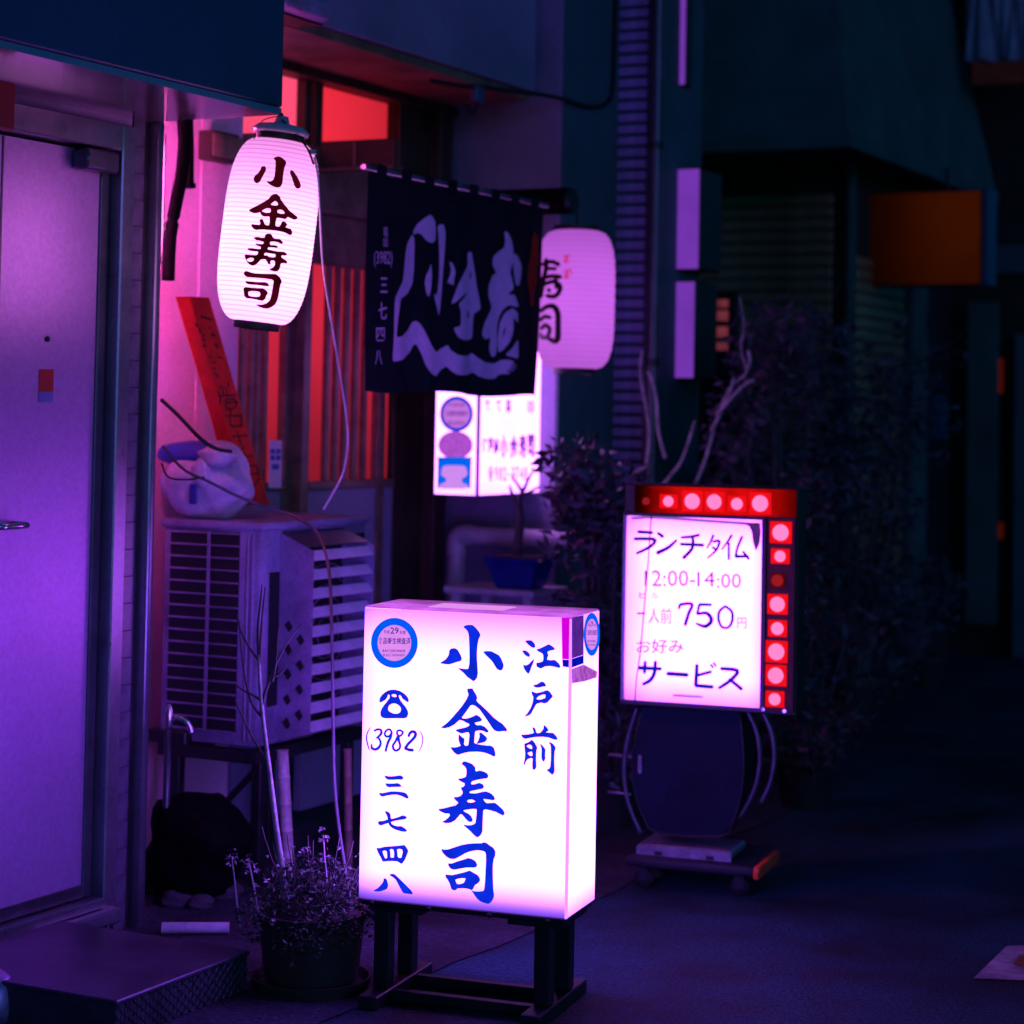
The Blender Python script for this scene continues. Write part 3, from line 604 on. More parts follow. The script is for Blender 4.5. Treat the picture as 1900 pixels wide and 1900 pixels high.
# characters
BLUE = glow('blue_backlit_ink', (0.004, 0.03, 0.86), 0.85, None, 0.25, 30)
fm = plane_map(SIGN, 1, -0.0012)
k = 12.667
CH = [((800, 1150, k), [[[(755,160),(850,125),(970,125),(1040,185),(1110,270),(1150,340),(1145,385),(1110,460),(1085,590),(1072,740),(1072,900),(1085,1100),(1095,1250),(1075,1360),(1030,1420),(990,1440),(930,1395),(860,1350),(760,1240),(630,1135),(740,1155),(840,1165),(880,1145),(900,1040),(905,850),(900,600),(895,420),(880,310),(845,240)]],
 [[(210,1015),(310,960),(390,880),(425,800),(425,730),(470,680),(560,670),(620,710),(690,830),(720,920),(700,960),(580,995),(430,1045),(300,1035)]],
 [[(1225,750),(1310,738),(1420,745),(1500,790),(1590,835),(1640,910),(1690,1030),(1700,1090),(1670,1170),(1620,1190),(1550,1155),(1500,1080),(1450,990),(1380,915),(1290,830)]]]),
 ((800, 1270, k), [[[(850,105),(970,95),(1000,160),(1050,230),(1080,310),(1060,385),(1110,440),(1200,515),(1330,640),(1470,785),(1560,855),(1680,935),(1760,1030),(1785,1080),(1765,1095),(1680,1090),(1590,1105),(1500,1085),(1440,1020),(1350,880),(1240,720),(1140,580),(1040,500),(970,475),(920,490),(860,580),(780,690),(715,775),(735,800),(800,810),(900,790),(1000,750),(1060,715),(1140,760),(1195,830),(1160,865),(1060,885),(1015,900),(1050,955),(1100,965),(1160,955),(1260,1000),(1330,1070),(1345,1105),(1310,1128),(1220,1085),(1130,1075),(1030,1095),(1020,1200),(1005,1370),(1040,1395),(1150,1420),(1280,1435),(1410,1445),(1470,1490),(1500,1590),(1505,1660),(1480,1695),(1390,1645),(1250,1595),(1100,1575),(900,1580),(750,1610),(625,1655),(540,1595),(490,1530),(460,1475),(560,1485),(650,1465),(700,1440),(660,1350),(645,1270),(655,1170),(710,1235),(780,1275),(765,1410),(800,1445),(870,1440),(890,1350),(905,1170),(880,1120),(830,1120),(720,1150),(650,1125),(565,1070),(700,1040),(830,1010),(905,965),(890,920),(820,890),(750,850),(670,825),(620,870),(540,940),(430,1000),(320,1025),(225,1012),(300,970),(400,885),(500,780),(620,640),(730,510),(830,360),(885,235),(855,160)]],
 [[(1130,1150),(1165,1130),(1230,1180),(1295,1235),(1315,1290),(1250,1355),(1150,1375),(1060,1392),(1110,1330),(1145,1220)]]]),
 ((800, 1405, k), [[[(715,155),(770,95),(870,125),(970,165),(1035,245),(1030,310),(1060,340),(1150,315),(1260,350),(1320,390),(1340,440),(1320,490),(1200,505),(1070,530),(960,560),(930,610),(950,645),(1020,640),(1130,605),(1210,635),(1240,690),(1215,735),(1080,760),(930,790),(890,820),(915,850),(1050,855),(1180,825),(1280,805),(1400,850),(1480,930),(1495,985),(1460,1010),(1350,990),(1215,975),(1250,1040),(1300,1085),(1400,1080),(1500,1075),(1580,1140),(1680,1230),(1720,1300),(1715,1340),(1690,1365),(1620,1335),(1520,1280),(1400,1245),(1280,1220),(1220,1240),(1210,1450),(1200,1750),(1160,1830),(1085,1885),(1000,1820),(930,1740),(850,1670),(755,1590),(850,1605),(960,1600),(1045,1555),(1065,1400),(1075,1220),(1040,1210),(920,1215),(800,1235),(745,1250),(790,1290),(870,1330),(940,1390),(970,1460),(965,1510),(900,1520),(840,1475),(780,1400),(720,1335),(680,1335),(630,1400),(560,1480),(460,1535),(350,1548),(260,1520),(340,1480),(420,1410),(450,1350),(420,1320),(320,1315),(220,1270),(165,1225),(300,1205),(450,1165),(580,1135),(640,1080),(630,1050),(570,1005),(530,940),(620,940),(700,910),(740,860),(745,810),(720,760),(700,715),(760,700),(795,650),(790,610),(720,575),(660,540),(635,510),(730,500),(820,465),(835,380),(830,270),(790,210)],
  [(830,1035),(870,1000),(950,985),(1010,1010),(1050,1045),(970,1070),(890,1075)]]]),
 ((800, 1550, k), [[[(245,320),(300,340),(400,335),(520,295),(680,240),(850,205),(1020,190),(1180,190),(1250,165),(1310,190),(1380,245),(1460,295),(1505,380),(1500,480),(1465,560),(1445,700),(1445,900),(1450,1150),(1460,1300),(1475,1400),(1460,1480),(1410,1560),(1350,1608),(1270,1590),(1160,1550),(1070,1470),(1010,1380),(950,1300),(1010,1320),(1120,1325),(1220,1315),(1250,1280),(1270,1100),(1280,850),(1295,600),(1290,430),(1260,375),(1160,350),(1060,345),(920,370),(800,415),(680,485),(560,550),(440,545),(350,490),(265,395)]],
 [[(400,660),(490,665),(600,620),(760,575),(870,535),(960,560),(1040,610),(1080,690),(1060,740),(1000,755),(850,750),(720,770),(540,805),(460,780),(415,720)]],
 [[(335,925),(400,930),(490,940),(620,910),(790,870),(905,830),(990,880),(1090,935),(1130,990),(1150,1050),(1110,1115),(1030,1160),(1000,1220),(960,1290),(900,1260),(800,1240),(620,1240),(580,1280),(530,1290),(480,1260),(440,1130),(390,1040),(345,980)],
  [(560,1040),(620,1015),(720,1000),(815,1005),(800,1060),(770,1120),(690,1150),(610,1150),(580,1100)]]]),
 ((940, 1170, 15.833), [[[(540,305),(640,290),(730,295),(800,365),(830,420),(835,485),(790,505),(720,470),(650,420)]],
 [[(460,590),(560,590),(640,650),(685,715),(670,765),(630,770),(560,730),(500,660)]],
 [[(810,830),(780,940),(720,1080),(690,1180),(640,1275),(570,1200),(520,1120),(485,1005),(570,1030),(650,990),(740,900)]],
 [[(880,560),(1000,520),(1120,465),(1240,405),(1330,460),(1420,530),(1380,565),(1280,580),(1190,620),(1220,730),(1190,800),(1185,865),(1300,875),(1420,870),(1500,940),(1560,1010),(1575,1070),(1540,1095),(1420,1060),(1280,1035),(1140,1045),(1060,1085),(1000,1110),(890,1060),(870,955),(980,940),(1065,910),(1085,830),(1080,720),(1050,660),(960,625),(905,585)]]]),
 ((940, 1250, 9.5), [[[(470,205),(540,190),(615,140),(660,155),(700,215),(620,230),(540,245),(490,230)]],
 [[(445,310),(490,335),(530,345),(620,325),(720,290),(770,335),(815,400),(770,445),(710,510),(660,520),(610,505),(520,530),(480,610),(430,700),(400,730),(315,755),(370,700),(430,600),(465,500),(475,410),(445,350)],[(520,440),(560,395),(630,365),(690,365),(685,430),(620,455),(550,462)]]]),
 ((940, 1250, 9.5), [[[(255,1080),(360,1075),(450,1060),(485,1045),(455,940),(500,965),(525,1050),(590,1050),(650,980),(660,905),(710,950),(740,1000),(680,1035),(740,1045),(820,1045),(880,1110),(900,1160),(840,1160),(740,1120),(620,1108),(480,1115),(330,1148),(285,1125)]],
 [[(315,1235),(380,1215),(450,1165),(500,1230),(540,1305),(520,1360),(515,1500),(522,1650),(490,1695),(460,1680),(455,1600),(465,1500),(430,1480),(360,1510),(330,1560),(315,1605),(300,1600),(325,1500),(330,1400),(320,1300)],[(345,1280),(380,1248),(430,1250),(455,1290),(450,1335),(400,1320)],[(362,1400),(410,1375),(455,1370),(460,1450),(420,1455),(385,1430)]],
 [[(590,1235),(640,1280),(680,1330),(675,1430),(678,1500),(650,1555),(615,1490),(620,1400),(620,1320)]],
 [[(740,1205),(800,1225),(865,1300),(845,1360),(835,1500),(840,1650),(845,1720),(810,1785),(760,1740),(705,1695),(750,1680),(775,1640),(785,1500),(785,1300),(770,1240)]]]),
 ((680, 1420, 13.57), [[[(455,260),(560,285),(700,280),(845,255),(900,280),(930,315),(890,360),(800,350),(700,360),(540,360),(490,325)]],
 [[(475,455),(560,465),(700,462),(780,450),(840,480),(878,520),(850,540),(700,540),(550,548),(500,510)]],
 [[(315,700),(420,705),(520,680),(650,660),(780,665),(940,685),(1010,720),(1050,790),(1055,830),(1010,830),(900,775),(780,735),(650,735),(520,755),(400,785),(345,755)]]]),
 ((680, 1420, 13.57), [[[(290,1430),(330,1410),(430,1405),(520,1370),(680,1345),(800,1310),(920,1260),(1015,1300),(985,1350),(850,1370),(720,1390),(600,1430),(480,1470),(370,1510),(310,1490)]],
 [[(460,1155),(540,1170),(600,1230),(605,1310),(620,1360),(600,1420),(630,1480),(700,1520),(780,1540),(870,1535),(950,1580),(1020,1640),(980,1672),(880,1660),(740,1620),(640,1570),(580,1510),(545,1430),(540,1350),(520,1260)]]]),
 ((680, 1550, 13.57), [[[(250,320),(340,325),(430,295),(620,280),(820,265),(960,245),(1010,320),(1050,390),(1010,500),(960,620),(890,715),(840,690),(780,650),(650,640),(520,645),(410,660),(370,570),(300,440)],[(395,395),(460,375),(515,395),(525,500),(525,580),(470,585),(430,510)],[(580,350),(640,338),(690,365),(700,470),(695,560),(640,570),(600,555),(600,450)],[(760,350),(830,333),(900,350),(920,410),(900,500),(880,570),(830,575),(780,540),(775,430)]]]),
 ((680, 1550, 13.57), [[[(440,1085),(490,1090),(520,1160),(540,1250),(520,1340),(440,1375),(330,1408),(170,1402),(280,1340),(380,1240),(430,1160)]],
 [[(575,995),(640,970),(710,985),(800,1070),(900,1170),(1010,1280),(1120,1390),(1160,1460),(1140,1480),(1050,1465),(930,1450),(880,1370),(800,1220),(740,1110),(670,1050)]]])]
for crop, polys in CH:
    part('character', trace(MB(), crop, polys, fm, 0.16, 0.55), BLUE, G)
pc = (665, 1270, 13.57)
part('telephone_symbol', trace(MB(), pc, [[[(530,435),(540,350),(600,260),(700,180),(800,140),(920,135),(1050,170),(1160,240),(1230,310),(1262,380),(1265,430),(1240,440),(1180,405),(1110,350),(1080,290),(1040,258),(1012,275),(1020,330),(1060,410),(1130,500),(1200,590),(1245,680),(1250,750),(1215,830),(1150,848),(900,845),(680,850),(600,830),(560,780),(555,700),(590,610),(650,520),(730,420),(790,340),(795,280),(765,245),(735,265),(725,320),(680,380),(610,425),(560,445)],
  [(830,250),(900,238),(950,250),(970,285),(950,320),(890,322),(840,300)],[(740,600),(770,520),(850,475),(940,475),(1020,520),(1070,580),(1080,640),(1050,710),(970,745),(890,740),(800,700),(750,655)]]], fm, 0.16, 0.5), BLUE, G)
part('phone_number', brush(MB(), pc, [[(300,1085,8),(235,1200,22),(205,1330,26),(225,1480,28),(275,1640,20)],
 [(400,1165,40),(490,1130,50),(565,1150,52),(575,1230,60),(500,1320,50),(445,1352,25)], [(500,1340,45),(550,1420,50),(555,1510,55),(500,1600,65),(420,1635,60),(340,1600,60),(335,1500,20)],
 [(835,1200,45),(800,1140,45),(740,1135,45),(680,1190,45),(665,1260,45),(710,1310,50),(780,1300,50),(830,1230,45)], [(840,1200,50),(810,1330,60),(750,1450,60),(710,1580,55),(685,1680,50)],
 [(1050,1150,45),(985,1170,45),(975,1240,45),(1030,1300,45),(1090,1260,45),(1120,1200,45),(1050,1150,45)], [(1000,1320,80),(930,1440,50),(870,1540,50),(890,1630,55),(950,1665,50),(1030,1620,50),(1050,1530,50),(1020,1420,55),(1000,1320,80)],
 [(1265,1305,55),(1295,1230,60),(1360,1185,65),(1430,1215,70),(1430,1300,70),(1350,1400,65),(1250,1500,65),(1180,1610,70)], [(1175,1610,60),(1280,1645,70),(1375,1655,70)],
 [(1545,1170,8),(1600,1270,18),(1620,1390,20),(1590,1550,18),(1520,1690,8)]], fm, 0.35), BLUE, G)
# round inspection sticker (front) and its twin on the side
def round_sticker(mpr, cx, cy, rx, ry, parent, lines=True):
    st = part('round_sticker', ring(mpr(0.0010), cx, cy, rx*0.76, ry*0.76, 0, 0, MB()), glow('sticker_centre', (0.80, 0.28, 0.95), 0.95, None, 0.06, 40), parent)
    part('sticker_ring', ring(mpr(0.0014), cx, cy, rx, ry, rx*0.72, ry*0.72, MB()), glow('sticker_ring_blue', (0.0, 0.11, 1.0), 0.95), st)
    if lines:
        mm = mpr(0.0018); s = rx/43.5; t = ry/46.5
        X = lambda d: cx+d*s
        Y = lambda d: cy+d*t
        L1 = MB(); lettering(L1, '平成', (X(-20), Y(-24), X(-9), Y(-17)), mm, 0.01); lettering(L1, '29', (X(-7.5), Y(-29), X(8), Y(-17)), mm, 0.012); lettering(L1, '年度', (X(9.5), Y(-23), X(21), Y(-16)), mm, 0.01)
        lettering(L1, '食品衛生検査済', (X(-30), Y(-10), X(30), Y(2)), mm, 0.015)
        lettering(L1, '豊島区食品衛生推進会議', (X(-22), Y(12), X(20), Y(17)), mm, 0.01); lettering(L1, '豊島区池袋保健所', (X(-22), Y(20), X(20), Y(25)), mm)
        part('sticker_lettering', L1, glow('sticker_ink', (0.05, 0.02, 0.38), 0.9), st)
    return st
round_sticker(lambda e: plane_map(SIGN, 1, -e), 731.8, 1193, 43.5, 46.5, G)
round_sticker(lambda e: plane_map(SIGN, 0, 0.0006+e), 1098, 1177, 15, 40, G)
# price tag stickers wrapped round the top corner, torn film below
mk = glow('magenta_label', (0.80, 0.0, 0.80), 0.85); bk = glow('violet_label', (0.10, 0.02, 0.30), 0.9, None, 0.3, 30); bb = glow('blue_label', (0.0, 0.01, 0.55), 0.7, None, 0.3, 40)
mp = plane_map(SIGN, 1, -0.0014); part('label', MB().add([mp(*p) for p in ((1042, 1146), (1061, 1146), (1060, 1224), (1043, 1223))], [(0, 1, 2, 3)]), mk, G)
part('label', MB().add([mp(*p) for p in ((1043, 1223.5), (1060, 1224.5), (1060, 1239), (1044, 1237))], [(0, 1, 2, 3)]), bb, G)
ms = plane_map(SIGN, 0, 0.0036); part('label', MB().add([ms(*p) for p in ((1061, 1146), (1083, 1141), (1083, 1215), (1061, 1222))], [(0, 1, 2, 3)]), bk, G)
part('label', MB().add([ms(*p) for p in ((1061, 1222.5), (1083, 1215.5), (1083, 1231), (1061, 1239))], [(0, 1, 2, 3)]), bb, G)
ms = plane_map(SIGN, 0, 0.0026); part('torn_film', MB().add([ms(*p) for p in ((1061, 1241), (1083, 1233), (1108, 1246), (1107, 1257), (1085, 1264), (1061, 1268))], [(0, 1, 2, 3, 4, 5)]), glow('torn_film', (0.55, 0.12, 0.75), 0.75, None, 0.5, 60), G)
# tape on top
part('tape', MB().box(SIGN, -0.40, -0.20, 0.05, 0.16, SZ1+0.0052, SZ1+0.007), glow('tape', (0.85, 0.30, 0.95), 0.9), G)

# ================================================================== LUNCH SIGN
L = thing('lunch_sign', 'lunch time sign with red bulb channel standing on a trolley', 'sign', LUN, (0.24, 0.08, 0.10))
lz0, lz1 = 0.588, 1.175
lf = glow('lunch_acrylic', (0.50, 0.10, 0.95), 10.5, [(2, lz0-0.13, lz0+0.0, 0.22), (2, lz1-0.05, lz1-0.22, 0.30), (0, -0.30, -0.12, 0.3), (0, 0.24, 0.16, 0.5)], 0.05, 6)
part('face_panel', MB().box(LUN, 0.006, 0.449, 0, 0.006, lz0, lz1, 0.002), lf, L)
part('housing', MB().box(LUN, -0.006, 0.562, 0.0065, 0.13, lz0-0.018, 1.278, 0.004), M['steel'], L)
part('frame_rail', MB().box(LUN, -0.004, 0.459, -0.008, 0.006, lz1+0.0005, lz1+0.010).box(LUN, 0.4495, 0.462, -0.010, 0.006, lz0-0.01, lz1).box(LUN, -0.004, 0.449, -0.008, 0.006, lz0-0.012, lz0-0.0005), M['steel'], L)
part('frame_rail', MB().box(LUN, -0.004, 0.0055, -0.008, 0.006, lz0, lz1), M['alu'], L)
part('channel', MB().box(LUN, 0.03, 0.556, -0.004, 0.006, 1.187, 1.272, 0.003), glow('red_channel_lit', (1.0, 0.004, 0.004), 0.62, [(0, -0.20, -0.03, 0.02), (0, 0.34, 0.16, 0.10)], 0.3, 24), L)  # red bulb light along the top channel put into its emission
part('channel', MB().box(LUN, 0.463, 0.556, -0.003, 0.006, lz0-0.01, 1.1865, 0.003), mat('red_channel', (0.07, 0.010, 0.014), 0.7), L)
halo_m = glow('red_halo_glow', (1.0, 0.004, 0.012), 0.9, None, 0.1, 30); halo_d = glow('dim_red_halo', (1.0, 0.01, 0.01), 0.10)  # glowing red plates added round the bulbs for their halos
bulb_m = glow('pink_bulb', (1.0, 0.24, 0.62), 1.05); bulb_d = glow('dim_bulb', (1.0, 0.03, 0.05), 0.30)
for px, py, r, lit in ((1241, 930, 0.017, 1), (1285, 930, 0.025, 1), (1326, 931, 0.024, 1), (1368, 935, 0.019, 1), (1411, 934, 0.026, 1), (1200, 930, 0.012, 0),
                       (1449, 988, 0.026, 1), (1448, 1032, 0.018, 1), (1443, 1077, 0.019, 0), (1443, 1121, 0.024, 1), (1443, 1166, 0.020, 1), (1441, 1209, 0.026, 1), (1440, 1253, 0.025, 1), (1438, 1297, 0.019, 1)):
    p = LUN.on(px, py, 1, -0.005)
    bo = part('bulb', MB().lathe(LUN.M @ Matrix.Translation(p) @ Matrix.Rotation(R(90), 4, 'X'), [(r*0.9, 0.0), (r, 0.006), (r*0.86, 0.016), (r*0.5, 0.024), (r*0.1, 0.027)], 14), bulb_m if lit else bulb_d, L, True)
    if lit: part('bulb_halo', MB().box(LUN, p.x-max(r*1.35, 0.030), p.x+max(r*1.35, 0.030), -0.0085, -0.0045, p.z-r*1.32, p.z+r*1.32, 0.0015), halo_m, bo)
    else: part('bulb_halo', MB().box(LUN, p.x-r*1.2, p.x+r*1.2, -0.0085, -0.0045, p.z-r*1.1, p.z+r*1.1, 0.0015), halo_d, bo)
lm = plane_map(LUN, 1, -0.001); lc = (1130, 880, 3.8)
INK = glow('violet_backlit_ink', (0.03, 0.012, 0.36), 0.85); FADE = glow('faded_backlit_ink', (0.30, 0.07, 0.46), 0.9); BLU2 = glow('blue_backlit_ink2', (0.006, 0.015, 0.55), 0.85)
part('headline', brush(MB(), lc, [[(205,405,18),(305,412,18)], [(180,455,18),(320,460,20),(290,510,18),(195,558,14)], [(345,415,16),(380,440,20)], [(340,555,24),(420,515,20),(475,465,12)],
 [(635,428,16),(580,440,16),(510,445,12)], [(505,492,16),(665,500,18)], [(590,440,16),(587,520,18),(525,590,20)], [(735,430,14),(715,480,10),(690,520,6)], [(735,475,12),(778,472,14),(755,535,12),(695,590,6)], [(730,515,12),(762,535,10)],
 [(865,430,14),(830,485,10),(795,530,5)], [(845,485,12),(845,600,12)], [(938,440,14),(905,520,12),(893,580,14)], [(893,580,18),(980,578,14)], [(945,545,12),(985,597,14)]], lm, 0.9), INK, L)
t = MB(); lettering(t, '12:00-', (1196, 1058, 1290, 1088), lm); lettering(t, ':00', (1330, 1064, 1375, 1091), lm); part('opening_hours', t, FADE, L)
t = MB(); lettering(t, '14', (1294, 1061, 1326, 1088), lm); part('opening_hours', t, INK, L)
t = MB(); lettering(t, 'ヒ', (1186, 1099, 1198, 1110), lm, 0.02); lettering(t, 'ル', (1209, 1100, 1222, 1110), lm); lettering(t, '人前', (1203, 1128, 1246, 1157), lm); lettering(t, '円', (1368, 1146, 1385, 1166), lm); lettering(t, '一', (1182, 1136, 1197, 1140), lm, 0.02)
part('small_print', t, FADE, L)
t = MB(); lettering(t, 'お好み', (1181, 1186, 1268, 1212), lm, 0.008); part('small_print', t, glow('violet_ink3', (0.12, 0.03, 0.36), 0.9), L)
part('price', brush(MB(), lc, [[(502,918,18),(492,948,12)], [(502,918,18),(585,915,18),(560,985,20),(537,1062,20)], [(720,920,16),(637,918,18)], [(637,918,16),(622,985,14)], [(622,985,14),(690,980,22),(722,1030,26),(680,1072,24),(615,1052,10)],
 [(820,930,14),(780,965,16),(772,1020,16),(795,1075,14),(840,1080,14),(868,1035,16),(866,970,16),(820,930,14)]], lm, 0.7), BLU2, L)
part('headline', brush(MB(), lc, [[(212,1365,24),(365,1372,20)], [(255,1322,18),(250,1400,18)], [(327,1320,18),(320,1400,22),(290,1452,22),(240,1480,18)], [(412,1405,24),(553,1415,24)], [(620,1345,20),(612,1490,22)], [(612,1490,22),(730,1500,22)], [(615,1420,18),(720,1392,16)], [(718,1342,9),(733,1362,9)], [(738,1330,9),(753,1352,9)],
 [(790,1370,20),(905,1385,22),(860,1450,22),(775,1508,16)], [(850,1445,18),(935,1515,20)]], lm, 0.9), BLU2, L)
tp = glow('old_tape', (0.10, 0.02, 0.22), 0.8, None, 0.3, 50)
part('tape', trace(MB(), lc, [[[(905,345),(985,345),(1060,340),(1072,400),(1062,490),(1035,545),(1015,480),(1005,400),(985,362)]]], lm), tp, L)
part('tape', trace(MB(), lc, [[[(150,300),(300,290),(1080,345),(1060,362),(880,352),(300,312),(160,322)]]], plane_map(LUN, 1, -0.0007)), glow('tape_violet', (0.42, 0.14, 0.62), 0.75), L)
part('tape', trace(MB(), lc, [[[(450,1548),(660,1560),(665,1580),(448,1568)]]], lm), glow('tape_pink', (0.62, 0.16, 0.72), 0.9), L)
wire = [lm(*p) for p in ((1209, 955), (1206, 990), (1203, 1040), (1196, 1120), (1188, 1210), (1181, 1260), (1178, 1300), (1176, 1312))]
wire = [p + (CAM-p).normalized()*0.006 for p in wire]
part('cable', MB().tube(wire, 0.0022, 6, 3), M['black'], L, True)
part('screw', MB().lathe(LUN.M @ Matrix.Translation(LUN.on(1416, 1316, 1, -0.004)) @ Matrix.Rotation(R(90), 4, 'X'), [(0.008, 0), (0.006, 0.006)], 8), M['brass'], L)
part('screw', MB().lathe(LUN.M @ Matrix.Translation(LUN.on(1456, 1319, 1, -0.004)) @ Matrix.Rotation(R(90), 4, 'X'), [(0.008, 0), (0.006, 0.006)], 8), M['brass'], L)
# its oval stand: a dark drum between two bowed tubes
dpts = ((1192, 1312), (1372, 1318), (1380, 1400), (1376, 1470), (1358, 1530), (1335, 1552), (1222, 1546), (1196, 1520), (1178, 1470), (1174, 1400))
part('drum', MB().prism([LUN.w(*LUN.on(px, py, 1, 0.03)) for px, py in dpts], LUN.M.to_3x3() @ Vector((0, 0.15, 0))), mat('dark_drum', (0.006, 0.016, 0.036), 0.8, spec=0.2), L)
part('drum_rim', MB().tube([LUN.w(*LUN.on(px, py, 1, 0.028)) for px, py in dpts[1:]+dpts[:1]], 0.004, 6, 2), M['steel'], L, True)
part('catch', MB().box(LUN, LUN.on(1183, 1420, 1, 0.025).x, LUN.on(1192, 1420, 1, 0.025).x, 0.02, 0.029, LUN.on(1187, 1436, 1, 0.025).z, LUN.on(1187, 1400, 1, 0.025).z, 0.003), M['brass'], L)
for pts in (((1182, 1312), (1165, 1370), (1158, 1430), (1166, 1490), (1190, 1548)), ((1386, 1316), (1404, 1360), (1410, 1410), (1400, 1465), (1372, 1520)), ((1416, 1322), (1430, 1355), (1437, 1400), (1430, 1450), (1412, 1490))):
    part('bowed_tube', MB().tube([LUN.w(*LUN.on(px, py, 1, 0.04)) for px, py in pts], 0.0085, 8, 5), M['darkalu'], L, True)
for z in (0.30, 0.42):
    part('handle_bar', MB().tube([LUN.w(-0.06, 0.06, z-0.02), LUN.w(0.02, 0.045, z-0.02)], 0.005, 6, 1), M['silver'], L, True)
q0, q1 = LUN.on(1185, 1560, 1, 0.02), LUN.on(1360, 1570, 1, 0.02)
part('base_bracket', MB().box(LUN, q0.x, q1.x, 0.0, 0.20, 0.108, 0.135, 0.006).box(LUN, q0.x, q1.x, -0.004, -0.0005, 0.103, 0.128), M['silver'], L)
part('bracket_slot', MB().box(LUN, q0.x+0.06, q0.x+0.085, -0.0065, -0.0045, 0.105, 0.117).box(LUN, q1.x-0.08, q1.x-0.055, -0.0065, -0.0045, 0.105, 0.117), M['black'], L)
T = thing('trolley', 'low black trolley with orange end bumper under the lunch sign', 'trolley', LUN, (0.26, 0.08, 0))
p0, p1 = LUN.on(1160, 1590, 1, -0.05), LUN.on(1396, 1610, 1, -0.05)
part('deck', MB().box(LUN, p0.x, p1.x, -0.05, 0.30, 0.072, 0.102, 0.008, 2), mat('black_deck', (0.012, 0.016, 0.026), 0.6), T, 'auto')
part('bumper', MB().box(LUN, p1.x+0.001, p1.x+0.022, -0.052, 0.25, 0.064, 0.104, 0.007, 2), M['orange'], T, 'auto')
for x in (p0.x+0.05, p1.x-0.05):
    for y in (0.0, 0.25):
        wlo = part('wheel', MB().lathe(LUN.M @ Matrix.Translation((x, y, 0.03)) @ Matrix.Rotation(R(90), 4, 'X'), [(0.026, -0.012), (0.030, -0.009), (0.030, 0.009), (0.026, 0.012)], 16), M['rubber'], T, 'auto')
        part('fork', MB().box(LUN, x-0.015, x+0.015, y-0.018, y-0.0135, 0.025, 0.071).box(LUN, x-0.015, x+0.015, y+0.0135, y+0.018, 0.025, 0.071), M['steel'], wlo)
# ================================================================== PAPER LANTERNS
def lantern_radius(Rr, Hh, p, open_r):
    def f(z):
        t = max(-1, min(1, 2*z/Hh-1)); s = max(0.0, 1-abs(t)**p)**0.5
        return Rr*(open_r+(1-open_r)*s)
    return f
def lantern(name, label, bot, top, Rr, p, open_r, paper, ribs, group):
    bot, top = Vector(bot), Vector(top); ax = (top-bot).normalized(); Hh = (top-bot).length
    xa = Vector((1, 0, 0)); xa = (xa-ax*xa.dot(ax)).normalized(); ya = ax.cross(xa)
    Mt = Matrix((( xa.x, ya.x, ax.x, bot.x), (xa.y, ya.y, ax.y, bot.y), (xa.z, ya.z, ax.z, bot.z), (0, 0, 0, 1)))
    o = bpy.data.objects.new(name, None); COL.objects.link(o); o.matrix_world = Mt; MX[o.name] = Mt
    setp(o, label, 'lantern', group)
    rf = lantern_radius(Rr, Hh, p, open_r)
    n = ribs*4; prof = []
    for i in range(n+1):
        z = Hh*i/n
        prof.append((rf(z)*(1-0.014*(0.5-0.5*math.cos(2*math.pi*i/4))), z))
    part('paper_body', MB().lathe(Mt, prof, 40, False), paper, o, True)
    r0 = rf(0)
    part('top_ring', MB().lathe(Mt, [(r0*1.0, Hh-0.004), (r0*1.04, Hh+0.002), (r0*1.04, Hh+0.018), (r0*0.8, Hh+0.018), (r0*0.8, Hh-0.004)], 28), M['black'], o, 'auto')
    part('bottom_ring', MB().lathe(Mt, [(r0*0.8, 0.004), (r0*0.8, -0.020), (r0*0.98, -0.020), (r0*1.0, 0.003)], 28), M['black'], o, 'auto')
    Mi = Mt.inverted()
    def mp(px, py):
        d = ray(px, py); oo = Mi @ CAM; dl = Mi.to_3x3() @ d
        t0 = ((bot+top)/2-CAM).y/d.y
        g = lambda t: (lambda q: math.hypot(q.x, q.y)-rf(q.z))(oo+dl*t)
        a = t0-Rr*1.3; best, bv = a, 9
        hit = None; t = a
        while t < t0+0.02:
            v = g(t)
            if v < bv: bv, best = v, t
            if v < 0: hit = t; break
            t += Rr/60
        if hit is None: hit = best
        else:
            lo, hi = hit-Rr/60, hit
            for _ in range(12):
                md = (lo+hi)/2
                if g(md) < 0: hi = md
                else: lo = md
            hit = lo
        P = CAM+d*hit
        return P-d*0.0018
    return o, mp, Hh
H1_ = (at_depth(519, 262, 6.03)-at_depth(477, 598, 6.03)).length
def wrap(mb, o, Rr, p, open_r, Hh, L=0.010):
    """subdivide a flat glyph and lay it on the lantern's curved paper"""
    Mt = MX[o.name]; Mi = Mt.inverted(); rf = lantern_radius(Rr, Hh, p, open_r)
    bm = bmesh.new(); vs = [bm.verts.new(v) for v in mb.v]
    for f in mb.f:
        try: bm.faces.new([vs[i] for i in f])
        except ValueError: pass
    for _ in range(4):
        es = [e for e in bm.edges if e.calc_length() > L]
        if not es: break
        bmesh.ops.subdivide_edges(bm, edges=es, cuts=1); bmesh.ops.triangulate(bm, faces=[f for f in bm.faces if len(f.verts) > 3])
    for v in bm.verts:
        q = Mi @ v.co; k_ = (rf(q.z)+0.0015)/max(1e-6, math.hypot(q.x, q.y)); v.co = Mt @ Vector((q.x*k_, q.y*k_, q.z))
    bm.verts.index_update(); return MB().bm(bm)
lp1 = glow('lantern_paper_white', (0.86, 0.27, 0.78), 3.6, [(2, 0.54, 0.24, 0.28), (2, -0.10, 0.12, 0.6)], 0.05, 6, (H1_/40, 0.6))
bot, top = at_depth(477, 598, 6.03), at_depth(519, 262, 6.03)
